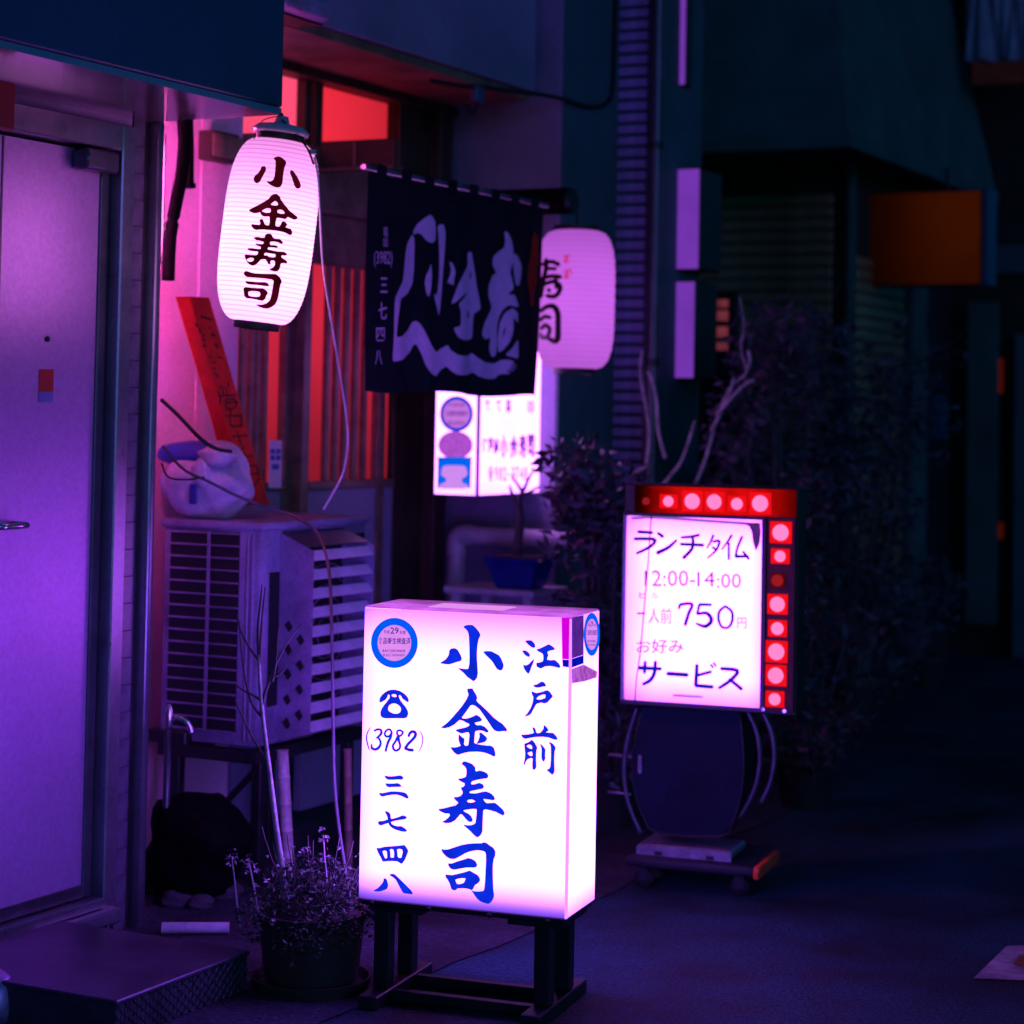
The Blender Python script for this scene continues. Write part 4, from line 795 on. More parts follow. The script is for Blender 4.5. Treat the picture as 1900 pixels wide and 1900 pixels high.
P1, lmap, H1 = lantern('paper_lantern', 'bright white paper lantern with black characters hanging from the canopy corner', bot, top, 0.131, 3.4, 0.50, lp1, 40, None)
k = 11.87
LC = [((440, 280, k), [[[(805,155),(900,125),(980,150),(1050,210),(1080,265),(1060,310),(1035,370),(1010,520),(995,700),(960,780),(880,805),(800,775),(720,735),(650,670),(740,680),(800,640),(830,560),(845,430),(855,280),(850,210)]],
 [[(545,345),(610,340),(635,400),(600,480),(550,570),(500,670),(440,710),(385,680),(365,610),(400,545),(470,490),(515,420)]],
 [[(1200,420),(1260,480),(1330,590),(1380,700),(1400,770),(1370,825),(1300,820),(1260,740),(1220,610),(1165,470)]]]),
 ((440, 280, k), [[[(750,990),(800,955),(870,950),(940,1010),(960,1080),(1050,1200),(1150,1320),(1260,1410),(1330,1460),(1310,1500),(1250,1510),(1190,1480),(1110,1445),(1070,1500),(960,1475),(870,1465),(845,1560),(835,1650),(900,1675),(950,1660),(990,1560),(1040,1555),(1105,1620),(1050,1680),(1130,1710),(1180,1720),(1210,1790),(1200,1840),(1160,1850),(1050,1790),(900,1755),(700,1735),(550,1725),(400,1735),(340,1690),(310,1615),(420,1630),(500,1635),(520,1590),(490,1520),(560,1500),(600,1620),(650,1645),(710,1640),(725,1540),(720,1440),(580,1440),(530,1400),(510,1340),(440,1360),(370,1370),(250,1310),(380,1240),(500,1180),(620,1110),(700,1060)],
  [(725,1185),(780,1130),(840,1090),(890,1130),(915,1180),(880,1210),(780,1205)],[(530,1330),(590,1280),(650,1255),(740,1265),(750,1320),(730,1365),(630,1370)],[(880,1360),(880,1300),(940,1285),(1010,1300),(1055,1355),(1040,1390),(950,1390)]]]),
 ((430, 430, k), [[[(740,65),(820,40),(880,70),(900,130),(960,165),(1060,165),(1130,240),(1100,265),(1020,225),(930,210),(850,210),(830,250),(850,300),(940,300),(1020,325),(1000,350),(900,335),(800,335),(780,390),(860,410),(1000,440),(1150,445),(1215,490),(1190,520),(1090,515),(1085,560),(1130,600),(1215,650),(1210,695),(1150,680),(1080,690),(1060,780),(1030,850),(960,870),(880,850),(830,820),(910,800),(955,740),(960,650),(920,625),(870,625),(840,660),(855,715),(810,710),(780,650),(750,600),(640,600),(590,660),(530,720),(460,745),(400,720),(340,660),(300,580),(285,505),(400,515),(540,525),(580,490),(585,430),(500,425),(390,410),(340,370),(440,365),(560,385),(640,385),(650,330),(570,300),(515,265),(610,275),(690,280),(715,220),(620,190),(540,180),(480,130),(560,120),(660,140),(730,140)],
  [(320,600),(400,565),(490,575),(490,630),(440,665),(370,665),(330,640)],[(700,500),(740,455),(840,470),(970,490),(970,560),(900,575),(820,560),(760,520),(720,530)]]]),
 ((430, 430, k), [[[(265,910),(310,865),(370,885),(480,920),(650,930),(850,935),(970,935),(1050,1000),(1100,1090),(1060,1190),(1040,1320),(1010,1480),(960,1590),(870,1660),(760,1690),(640,1660),(530,1605),(660,1615),(760,1590),(850,1510),(880,1400),(905,1250),(930,1080),(900,1050),(780,1030),(600,1010),(440,1000),(340,990),(290,960)]],
 [[(300,1090),(400,1100),(560,1115),(740,1115),(800,1145),(820,1195),(720,1190),(560,1165),(380,1155),(320,1130)]],
 [[(260,1245),(310,1225),(420,1240),(560,1250),(690,1250),(760,1300),(795,1345),(760,1400),(730,1480),(670,1520),(560,1490),(430,1465),(330,1460),(280,1410),(270,1320)],[(355,1320),(400,1300),(500,1300),(620,1320),(640,1370),(620,1430),(540,1445),(420,1430),(365,1410)]]])]
LINK = glow('ink_on_paper', (0.10, 0.004, 0.012), 0.45, None, 0.8, 14)
for crop, polys in LC:
    mb = wrap(trace(MB(), crop, polys, lmap, 0.16, 0.75), P1, 0.131, 3.4, 0.50, H1)
    part('character', mb, LINK, P1)
# clear rain cover, hanger and wires on top of it
Mt = MX[P1.name]
cv = MB().lathe(Mt, [(0.118, H1-0.055), (0.098, H1-0.012), (0.088, H1+0.022), (0.070, H1+0.048), (0.022, H1+0.058), (0.016, H1+0.085)], 18, False)
part('rain_cover', MB().lathe(Mt, [(0.078, H1+0.019), (0.083, H1+0.028), (0.066, H1+0.042), (0.022, H1+0.050), (0.016, H1+0.070)], 18), M['clear'], P1, True)
part('hook', MB().tube([Mt @ Vector((0, 0, H1+0.07)), at_depth(523, 228, 6.04), at_depth(520, 212, 6.05)], 0.009, 8, 3), M['black'], P1, True)
part('cover_wire', MB().tube([at_depth(523, 222, 6.0), at_depth(545, 245, 5.98), at_depth(570, 275, 5.96), at_depth(582, 305, 5.96)], 0.003, 6, 4), M['black'], P1, True)
part('cover_wire', MB().tube([at_depth(520, 215, 6.0), at_depth(490, 222, 5.99), at_depth(478, 238, 5.98), at_depth(470, 262, 5.97)], 0.0014, 6, 4), M['black'], P1, True)
part('clip', MB().box(WORLD, *[v for ab in zip(at_depth(572, 285, 5.98), at_depth(572, 285, 5.98)+Vector((0.022, 0.02, 0.012))) for v in ab]), M['silver'], P1)
pts = [at_depth(px, py, d) for px, py, d in ((583, 292, 5.98), (590, 330, 5.98), (594, 400, 6.02), (599, 490, 6.1), (612, 580, 6.2), (630, 690, 6.35), (642, 770, 6.45), (645, 822, 6.5), (637, 875, 6.55), (618, 915, 6.6), (600, 945, 6.65))]
setp(part('lantern_cord', MB().tube(pts, 0.0034, 6, 5), M['whitecord'], smooth=True, origin=pts[-1]), 'thin white cord hanging down from the bright paper lantern', 'cord')

YN = -0.30
lp2 = glow('lantern_paper_violet', (0.66, 0.14, 0.92), 0.92, [(2, 0.62, 0.30, 0.6), (2, -0.1, 0.2, 0.7)], 0.04, 8, (0.021, 0.86))
c2 = wy(1067, 555, -0.265); sc = 1.0
zt, zb2 = wy(1067, 428, -0.265), wy(1064, 684, -0.265)
P2, lmap2, H2 = lantern('paper_lantern', 'dimmer violet paper lantern half hidden behind the black noren', WALL.w(c2.x, -0.265, zb2.z), WALL.w(c2.x+0.006, -0.265, zt.z), 0.152, 4.2, 0.56, lp2, 14, None)
lc2 = (980, 420, 7.035)
part('character', brush(MB(), lc2, [[(180,500,35),(300,460,45),(400,500,45)], [(235,430,45),(230,560,50),(200,700,50),(165,925,40)], [(260,550,35),(360,555,35)], [(165,690,35),(300,650,45),(425,660,45)], [(200,760,40),(330,720,45),(415,780,50),(400,860,50),(340,915,50),(240,905,40)], [(360,660,40),(370,800,45)], [(262,820,40),(280,845,40)]], lmap2, 0.9), M['ink'], P2)
part('character', brush(MB(), lc2, [[(158,1110,40),(240,1050,50),(330,1045,60),(385,1130,65),(390,1300,65),(385,1460,70),(340,1498,60),(260,1460,40)], [(155,1230,35),(210,1180,45),(290,1190,40)], [(170,1340,40),(220,1290,45),(280,1340,45),(250,1440,40),(180,1450,40),(168,1400,30)]], lmap2, 0.9), M['ink'], P2)
vr = glow('red_backlit_ink', (0.72, 0.004, 0.01), 0.8)
t = MB(); lettering(t, '新', (1045.5, 472, 1061, 490), lmap2, 0.11); lettering(t, '鮮', (1045, 499, 1063, 518), lmap2, 0.11)
part('red_lettering', t, glow('red_backlit_ink', (0.72, 0.004, 0.01), 0.8), P2)
part('cord', MB().tube([WALL.w(c2.x+0.006, -0.265, zt.z+0.018), WALL.w(c2.x, -0.266, wx(1040, 373, c2.x).z-0.04)], 0.004, 6, 1), M['black'], P2)

# ================================================================== NOREN
na, nb_, nc, nd = wy(690, 325, YN), wy(1012, 385, YN), wy(662, 725, YN), wy(995, 735, YN)
nx0, nx1, nz1, nz0 = (na.x+nc.x)/2, (nb_.x+nd.x)/2, (na.z+nb_.z)/2, (nc.z+nd.z)/2
def wave(x, z):
    v = (nz1-z)/(nz1-nz0)
    return (0.012*math.sin(x*13+0.5)+0.006*math.sin(x*31+1.3))*max(0, v)**0.8 + 0.010*math.sin(v*2.6+x*2)*v
def shear(x, z): return x + (z-(nz0+nz1)/2)/(nz1-nz0)*0.02
Nn = thing('noren_curtain', 'black split noren curtain with violet mountain and characters over the door', 'curtain', WALL, ((nx0+nx1)/2, YN, nz0))
npan = 4
for i in range(npan):
    a = nx0+(nx1-nx0)*i/npan-(0.004 if i else 0); b = nx0+(nx1-nx0)*(i+1)/npan+(0.004 if i < npan-1 else 0)
    mb = MB(); nu, nv = 14, 16; V = []
    for side in (-0.0008, 0.0008):
        for r in range(nv+1):
            for c in range(nu+1):
                x = a+(b-a)*c/nu; z = nz1-(nz1-nz0)*r/nv
                zz = z-(0.006*math.sin(x*9) if r == nv else 0)
                V.append(WALL.w(shear(x, z), YN+wave(x, z)+side+0.0022*(i % 2), zz))
    n1 = (nu+1)*(nv+1); f = []
    for r in range(nv):
        for c in range(nu):
            q = (r*(nu+1)+c, r*(nu+1)+c+1, (r+1)*(nu+1)+c+1, (r+1)*(nu+1)+c)
            f.append(q); f.append(tuple(n1+j for j in q[::-1]))
    mb.add(V, f); part('cloth_panel', mb, M['noren'], Nn, True)
    for j in range(2):
        x = a+(b-a)*(0.25+0.5*j)
        part('loop', MB().box(WALL, x-0.03, x+0.03, YN-0.012, YN-0.006, nz1-0.012, nz1+0.032, 0.002).box(WALL, x-0.03, x+0.03, YN+0.018, YN+0.024, nz1-0.012, nz1+0.032, 0.002), M['noren'], Nn)
part('rod', MB().tube([WALL.w(nx0-0.01, YN+0.006, nz1+0.016), WALL.w(nx1+0.05, YN+0.006, nz1+0.016)], 0.009, 10, 1), M['alu'], Nn, 'auto')
def nmap(px, py):
    p = wy(px, py, YN)
    for _ in range(3): p = wy(px, py, YN+wave(p.x, p.z)-0.0035)
    return WALL.w(*p)
def subdivided(mb, L=0.035):
    bm = bmesh.new(); vs = [bm.verts.new(v) for v in mb.v]
    for f in mb.f:
        try: bm.faces.new([vs[i] for i in f])
        except ValueError: pass
    for _ in range(4):
        es = [e for e in bm.edges if e.calc_length() > L]
        if not es: break
        bmesh.ops.subdivide_edges(bm, edges=es, cuts=1); bmesh.ops.triangulate(bm, faces=[f for f in bm.faces if len(f.verts) > 3])
    o = MB()
    for v in bm.verts:
        p = WALL.I @ v.co; p.y = YN+wave(p.x, p.z)-0.0035; v.co = WALL.w(*p)
    bm.verts.index_update(); o.bm(bm); return o
nk = (660, 380, 5.278)
ART = [[[(735,90),(780,160),(785,260),(780,350),(745,378),(690,350),(650,295),(610,275),(562,292),(565,255),(600,190),(660,140)]],
 [[(560,292),(575,340),(575,440),(570,640),(555,780),(500,880),(440,920),(425,1050),(410,1160),(400,1300),(460,1285),(510,1230),(550,1150),(590,1135),(640,1170),(690,1260),(740,1370),(790,1445),(830,1410),(905,1370),(930,1420),(1000,1470),(1060,1480),(1100,1475),(1135,1450),(1200,1500),(1270,1545),(1360,1555),(1420,1520),(1500,1515),(1560,1540),(1530,1552),(1590,1572),(1500,1572),(1595,1600),(1490,1598),(1570,1630),(1470,1622),(1530,1655),(1400,1660),(1360,1705),(1280,1705),(1200,1680),(1150,1640),(1080,1670),(1000,1665),(940,1630),(890,1580),(830,1620),(785,1680),(740,1650),(690,1580),(640,1450),(590,1360),(560,1380),(530,1440),(470,1510),(420,1530),(360,1535),(375,1300),(378,1100),(385,920),(420,840),(465,740),(485,500),(505,380),(540,310)]],
 [[(800,210),(830,190),(865,195),(880,270),(875,400),(860,600),(845,800),(830,980),(815,1095),(790,980),(765,880),(800,875),(815,700),(820,500),(810,320)]],
 [[(740,570),(748,700),(735,850),(715,905),(690,860),(675,760),(690,690),(720,630)]],
 [[(915,555),(950,570),(980,650),(965,730),(960,790),(930,775),(895,760),(920,700),(935,640)]],
 [[(1095,465),(1135,460),(1150,560),(1170,680),(1185,800),(1210,920),(1225,1020),(1190,1045),(1155,1070),(1145,1180),(1140,1310),(1080,1330),(1020,1310),(980,1260),(960,1205),(1030,1185),(1030,1050),(1010,970),(1050,930),(1100,850),(1050,890),(990,945),(935,975),(965,890),(1000,790),(1050,690),(1100,590)],[(1115,690),(1130,650),(1132,710),(1118,730)],[(1088,1100),(1095,1040),(1108,1050),(1105,1110)]],
 [[(1455,260),(1490,270),(1530,350),(1545,450),(1540,560),(1510,660),(1530,720),(1550,820),(1490,880),(1560,880),(1600,1000),(1570,1000),(1500,980),(1440,1030),(1400,1100),(1380,1200),(1385,1350),(1370,1480),(1330,1490),(1305,1420),(1320,1300),(1270,1320),(1235,1270),(1260,1160),(1320,1040),(1330,990),(1300,900),(1300,800),(1340,690),(1380,670),(1340,590),(1345,510),(1400,455),(1455,420),(1465,350)]],
 [[(1545,470),(1590,500),(1625,600),(1620,700),(1600,790),(1570,790),(1550,680),(1540,560)]],
 [[(1540,1010),(1590,1060),(1590,1160),(1545,1100),(1545,1250),(1510,1350),(1450,1420),(1395,1450),(1390,1300),(1410,1160),(1460,1060)],[(1440,1310),(1450,1230),(1475,1180),(1465,1250)]],
 [[(1590,1310),(1595,1510),(1530,1490),(1470,1470),(1540,1400)]]]
part('cloth_print', subdivided(trace(MB(), nk, ART, nmap)), M['norenprint'], Nn)
part('red_print', subdivided(trace(MB(), nk, [[[(1755,260),(1790,330),(1785,460),(1795,560),(1770,640),(1775,740),(1750,850),(1740,1000),(1715,990),(1705,860),(1680,740),(1690,590),(1715,500),(1730,330)]]], nmap)), M['redprint'], Nn)
t = MB(); lettering(t, '電話', (711, 422, 720, 458), nmap, 0.0, True); lettering(t, '(3982)', (694, 466, 728, 497), nmap)
lettering(t, '三', (706, 515, 719, 543), nmap, 0.01); lettering(t, '七', (702, 561, 718, 592), nmap, 0.01); lettering(t, '四', (698, 608, 714, 633), nmap, 0.01); lettering(t, '八', (696, 650, 709, 677), nmap, 0.01)
part('phone_print', t, M['norenprint'], Nn)
# thick pole end that carries the second lantern
pz = wx(1040, 373, c2.x).z; ye = wx(1058, 373, c2.x).y
tp = thing('carrier_pole', 'thick dark pole sticking out behind the noren over the violet lantern', 'pole', WALL, (c2.x, ye, pz))
part('pole', MB().tube([WALL.w(c2.x, 0.40, pz), WALL.w(c2.x, ye, pz)], 0.052, 18, 1), M['hose'], tp, 'auto')
part('end_cap', MB().tube([WALL.w(c2.x, ye-0.001, pz), WALL.w(c2.x, ye-0.016, pz)], [0.053, 0.046], 18, 1), M['black'], tp, 'auto')
part('wall_flange', MB().box(WALL, c2.x+0.045, XR-0.001, 0.20, 0.26, pz-0.03, pz+0.03, 0.003), M['steel'], tp)

# ================================================================== LIGHT BOX ON THE RETURN WALL
LB = thing('wall_light_box', 'glowing white wall sign box with round stickers below the noren', 'sign', WALL, (2.33, 0.09, 1.19))
lx0 = 2.07; lby = wx(808, 820, lx0).y; zl0 = wx(850, 918, lx0).z; zl1 = 1.80
part('case', MB().box(WALL, lx0+0.005, XR-0.002, 0.005, lby-0.003, zl0, zl1), M['acwhite'], LB)
lbm = glow('wall_box_acrylic', (0.62, 0.20, 1.0), 5.0, [(2, -0.10, 0.06, 0.4)], 0.04, 5)
part('front_panel', MB().box(WALL, lx0+0.004, XR-0.003, 0.0, 0.0045, zl0, zl1), lbm, LB)
part('side_panel', MB().box(WALL, lx0, lx0+0.0045, 0.0, lby, zl0, zl1), lbm, LB)
part('corner_trim', MB().box(WALL, lx0-0.004, lx0+0.010, -0.004, 0.004, zl0-0.004, zl1), mat('violet_trim', (0.35, 0.2, 0.45), 0.5), LB)
sm = lambda e: plane_map(WALL, 0, lx0-e)
st = part('round_sticker', ring(sm(0.001), 847, 768, 25, 26, 0, 0, MB()), glow('wall_sticker_pink', (0.70, 0.22, 0.90), 0.8), LB)
part('sticker_ring', ring(sm(0.0015), 847, 768, 31, 33, 25, 26, MB()), glow('wall_sticker_blue', (0.0, 0.05, 0.72), 0.95), st)
t = MB(); lettering(t, '食品衛生検査済', (825, 762, 868, 772), sm(0.002), 0.02); lettering(t, '豊島区池袋保健所', (830, 781, 862, 789), sm(0.002), 0.01); lettering(t, '平成年度', (832, 748, 862, 755), sm(0.002), 0.01); part('sticker_lettering', t, glow('sticker_ink2', (0.16, 0.03, 0.42), 0.9), st)
part('round_sticker', ring(sm(0.0008), 845, 826, 32, 26, 0, 0, MB()), glow('wall_sticker_violet', (0.52, 0.10, 0.75), 0.8, None, 0.2, 60), LB)
sq = part('square_sticker', MB().add([sm(0.001)(*p) for p in ((812, 848), (875, 848), (873, 906), (811, 906))], [(0, 1, 2, 3)]), glow('square_sticker_blue', (0.0, 0.13, 0.9), 0.95), LB)
part('sticker_panel', trace(MB(), (750, 700, 4.75), [[[(340,780),(420,775),(540,780),(560,850),(540,880),(510,890),(510,930),(560,945),(560,985),(310,985),(310,945),(370,920),(370,890),(320,860)]]], sm(0.0016)), glow('sticker_cloud', (0.70, 0.30, 0.98), 0.85), sq)
wf = plane_map(WALL, 1, -0.0012)
vi4 = glow('violet_backlit_ink4', (0.16, 0.03, 0.40), 0.9)
for chx, rct, bd in (('小', (928, 808, 942, 848), 0.05), ('金', (946, 808, 961, 850), 0.05), ('寿', (963, 806, 977, 850), 0.05), ('司', (979, 806, 992, 848), 0.05), ('飲', (900, 741, 909, 765), 0.04), ('て', (921, 743, 929, 763), 0.03), ('喜', (939, 741, 948, 765), 0.03), ('00', (979, 743, 991, 766), 0.02)):
    part('character', lettering(MB(), chx, rct, wf, bd), vi4, LB)
vi5 = glow('violet_backlit_ink5', (0.10, 0.03, 0.45), 0.9)
for i, chx in enumerate('江戸前'): part('character', lettering(MB(), chx, (895+10.6*i, 813, 904.5+10.6*i, 841), wf, 0.07), vi5, LB)
vi6 = glow('faded_ink6', (0.55, 0.2, 0.75), 0.9)
for i, chx in enumerate('982-3748'): part('digit', lettering(MB(), chx, (918+7.8*i, 866 if chx != '-' else 879, 924+7.8*i, 892 if chx != '-' else 882), wf, 0.03), vi6, LB)
t = MB(); lettering(t, '☎', (906, 866, 915, 892), wf, 0.03); part('telephone_symbol', t, glow('violet_backlit_ink7', (0.12, 0.03, 0.40), 0.9), LB)

# grey plastic drain pipe with elbow in front of the return wall
pa, pb, pcn = wx(848, 992, 2.42), wx(1064, 992, 2.42), wx(846, 1100, 2.42)
pv = thing('drain_pipe', 'grey plastic pipe with an elbow below the wall light box', 'pipe', WALL, (2.42, pa.y, 0))
part('pipe', MB().tube([WALL.w(2.42, pb.y, pa.z), WALL.w(2.42, pa.y-0.05, pa.z)], 0.034, 14, 1), M['pvc'], pv, 'auto')
part('elbow', MB().tube([WALL.w(2.42, pa.y-0.07, pa.z), WALL.w(2.42, pa.y-0.03, pa.z), WALL.w(2.42, pa.y-0.008, pa.z-0.01), WALL.w(2.42, pa.y, pa.z-0.035), WALL.w(2.42, pa.y, pa.z-0.08)], 0.039, 14, 4), M['pvc'], pv, True)
part('pipe', MB().tube([WALL.w(2.42, pa.y, pa.z-0.06), WALL.w(2.42, pa.y, 0)], 0.034, 14, 1), M['pvc'], pv, 'auto')
part('coupling', MB().tube([WALL.w(2.42, pa.y-0.24, pa.z), WALL.w(2.42, pa.y-0.30, pa.z)], 0.038, 14, 1), M['pvc'], pv, 'auto')

# bonsai on a small table
X = 2.05; ta, tb = wx(822, 1090, X), wx(990, 1095, X); tz = (ta.z+tb.z)/2
TB = thing('plant_table', 'small grey table carrying the blue bonsai pot', 'table', WALL, (X+0.1, (ta.y+tb.y)/2, 0))
part('top', MB().box(WALL, X, X+0.30, tb.y, ta.y, tz-0.025, tz, 0.004), M['pvc'], TB)
for x in (X+0.02, X+0.26):
    for y in (tb.y+0.02, ta.y-0.06): part('leg', MB().box(WALL, x, x+0.03, y, y+0.035, 0, tz-0.026, 0.003), M['pvc'], TB)
c = wx(960, 1090, X+0.08); cy = c.y
BP = thing('bonsai', 'bare bonsai tree in a blue glazed pot on the small table', 'bonsai', WALL, (X+0.10, cy, tz))
po = MB()
for (s, z) in ((0.62, 0.0), (0.70, 0.01), (0.95, 0.095), (1.06, 0.10), (1.06, 0.118), (0.92, 0.118), (0.90, 0.10)):
    po.v += [WALL.w(X+0.10+sx*0.085*s, cy+sy*0.105*s, tz+z) for sx, sy in ((-1, -1), (1, -1), (1, 1), (-1, 1))]
po.f = [(i*4+j, i*4+(j+1) % 4, (i+1)*4+(j+1) % 4, (i+1)*4+j) for i in range(6) for j in range(4)]+[(0, 1, 2, 3), (24, 25, 26, 27)]
part('pot', po, M['bluepot'], BP)
part('soil', MB().box(WALL, X+0.03, X+0.17, cy-0.09, cy+0.09, tz+0.10, tz+0.122, 0.01), M['soil'], BP)
XB = X+0.10; bp = lambda px, py, dx=0: WALL.w(*wx(px, py, XB+dx))
part('trunk', MB().tube([bp(960, 1040), bp(962, 1000), bp(966, 960), bp(964, 930), bp(972, 905)], [0.022, 0.018, 0.013, 0.010, 0.006], 8, 4), M['bark'], BP, True)
for br in (((966, 955), (952, 925), (945, 902)), ((966, 958), (958, 935), (950, 912), (946, 900)), ((970, 915), (960, 898), (950, 884), (957, 880)), ((972, 910), (980, 890), (990, 872)), ((970, 918), (985, 912), (1002, 902)), ((964, 990), (950, 975), (948, 950))):
    part('branch', MB().tube([bp(a, b, 0.01*i) for i, (a, b) in enumerate(br)], [0.007-0.0018*i for i in range(len(br))], 6, 3), M['bark'], BP, True)

# ================================================================== AIR CONDITIONER
AX0, AX1, AY0, AY1, AZ0, AZ1 = 0.556, 1.20, -0.04, 0.33, 0.44, 1.14
AC = thing('air_conditioner', 'weathered outdoor air conditioner with louvred hood on an iron stand', 'air conditioner', WALL, (0.88, 0.14, 0.43))
part('body', MB().box(WALL, AX0, AX1, AY0, AY1, AZ0, AZ1-0.02, 0.012, 2), M['acwhite'], AC, 'auto')
part('lid', MB().box(WALL, AX0-0.01, AX1+0.01, AY0-0.01, AY1+0.01, AZ1-0.025, AZ1, 0.008, 2), M['acwhite'], AC, 'auto')
ga, gb = wx(318, 1000, AX0), wx(446, 1000, AX0); gy1, gy0 = ga.y, gb.y
gz1, gz0 = wx(380, 985, AX0).z, wx(380, 1355, AX0).z
gp = part('coil_grille', MB().box(WALL, AX0-0.003, AX0-0.001, gy0, gy1, gz0, gz1), M['acdark'], AC)
nrow = 16
s0 = part('grille_bar', MB().box(WALL, AX0-0.010, AX0-0.004, gy0, gy1, gz0, gz0+0.0055, 0.0015), M['acwhite'], AC)
repeat(s0, [(0, 0, (gz1-gz0-0.0075)*i/nrow) for i in range(1, nrow+1)])
ym = wx(388, 1150, AX0).y
part('grille_bar', MB().box(WALL, AX0-0.012, AX0-0.0105, ym-0.006, ym+0.006, gz0, gz1), M['acwhite'], AC)
part('edge_rib', MB().box(WALL, AX0-0.006, AX0-0.0005, -0.02, -0.008, AZ0+0.02, AZ1-0.04, 0.002), M['acwhite'], AC)
part('edge_rib', MB().box(WALL, AX0-0.006, AX0-0.0005, 0.0, 0.008, AZ0+0.02, AZ1-0.04, 0.002), M['acwhite'], AC)
# fan side
hzt_ = wy(575, 1025, -0.165).z+0.035
x0, x1 = wy(497, 1190, AY0).x, wy(515, 1190, AY0).x
part('side_vent', MB().box(WALL, x0, x1, AY0-0.003, AY0-0.0005, wy(505, 1310, AY0).z, wy(505, 1062, AY0).z), M['acdark'], AC)
part('gap_shade_plate', MB().box(WALL, 0.69, 1.185, AY0-0.0018, AY0-0.0005, AZ0+0.03, hzt_), M['acdark'], AC)  # dark plate added behind the slats to shade the gaps between them
fan = part('fan_guard', MB().lathe(WALL.M @ Matrix.Translation((0.93, AY0-0.002, 0.77)) @ Matrix.Rotation(R(90), 4, 'X'), [(0.245, 0.0), (0.24, 0.006), (0.05, 0.008)], 28), M['acdark'], AC, 'auto')
for i in range(6):
    r = 0.05+0.035*i
    ringpts = [WALL.w(0.93+r*math.cos(a*math.pi/12), AY0-0.012, 0.77+r*math.sin(a*math.pi/12)) for a in range(25)]
    part('guard_ring', MB().tube(ringpts, 0.0025, 4, 1), M['silver'], fan)
HX0, HX1, HY = 0.668, 1.04, -0.165
hz0, hz1 = wy(575, 1362, HY).z, wy(575, 1025, HY).z
HD = part('hood_back', MB().box(WALL, HX0, HX1, AY0-0.0005, AY0+0.001, hz1+0.005, hz1+0.06), M['acwhite'], AC)
side_pts = [(AY0, hz0-0.03), (HY, hz0), (HY, hz1), (HY+0.02, hz1+0.012), (AY0, hz1+0.055)]
def side_panel(x): return MB().prism([WALL.w(x, y, z) for y, z in side_pts], WALL.M.to_3x3() @ Vector((0.004, 0, 0)))
part('hood_side', side_panel(HX0), M['acwhite'], AC); part('hood_side', side_panel(HX1), M['acwhite'], AC)
part('hood_top', MB().prism([WALL.w(HX0+0.005, AY0-0.002, hz1+0.056), WALL.w(HX1, AY0-0.002, hz1+0.056), WALL.w(HX1, HY+0.02, hz1+0.013), WALL.w(HX0+0.005, HY+0.02, hz1+0.013)], Vector((0, 0, 0.003))), M['darkalu'], AC)
ns = 9; pitch = (hz1-hz0-0.03)/ns
sl = MB().prism([WALL.w(HX0+0.005, HY, hz0+0.002), WALL.w(HX1-0.001, HY, hz0+0.002), WALL.w(HX1-0.001, AY0-0.03, hz0+0.062), WALL.w(HX0+0.005, AY0-0.03, hz0+0.062)], WALL.M.to_3x3() @ Vector((0, -0.001, 0.004)))
sl = MB().prism([WALL.w(HX0+0.005, HY, hz0+0.004), WALL.w(HX1-0.001, HY, hz0+0.004), WALL.w(HX1-0.001, HY+0.022, hz0+0.032), WALL.w(HX0+0.005, HY+0.022, hz0+0.032)], WALL.M.to_3x3() @ Vector((0, 0.004, -0.003)))
s0 = part('hood_slat', sl, M['slat'], AC); repeat(s0, [(0, 0, pitch*i) for i in range(1, ns+1)])
hole = M['acdark']
for i, (dy, zz) in enumerate([(0.35, 0.03), (0.72, 0.06), (0.35, 0.105), (0.72, 0.14), (0.35, 0.185), (0.72, 0.215), (0.35, 0.262), (0.72, 0.295), (0.38, 0.335)]):
    yc = HY+(AY0-HY)*dy if i % 2 else HY+(AY0-HY)*0.68; zc2 = hz0-0.005+zz
    if i % 2: yc = HY+(AY0-HY)*0.32
    P = [(0.0, 0.022), (0.018, 0.004), (0.0, -0.020), (-0.014, -0.003)]
    part('vent_hole', MB().prism([WALL.w(HX0-0.0012, yc+a, zc2+b*0.9) for a, b in P], WALL.M.to_3x3() @ Vector((0.001, 0, 0))), hole, AC)
# iron stand of the unit
IS = thing('iron_stand', 'dark angle iron stand carrying the air conditioner', 'stand', WALL, (0.88, 0.14, 0))
for x in (0.60, 1.13):
    for y in (-0.03, 0.28): part('leg', MB().box(WALL, x, x+0.035, y, y+0.035, 0, 0.39, 0.003), M['steel'], IS)
part('top_frame', MB().box(WALL, 0.55, 1.21, -0.045, -0.005, 0.391, 0.43).box(WALL, 0.55, 1.21, 0.29, 0.33, 0.391, 0.43).box(WALL, 0.55, 0.59, -0.004, 0.289, 0.391, 0.43).box(WALL, 1.17, 1.21, -0.004, 0.289, 0.391, 0.43), M['steel'], IS)
part('brace', MB().tube([WALL.w(0.617, 0.28, 0.08), WALL.w(0.617, -0.01, 0.37)], 0.011, 6, 1), M['steel'], IS)
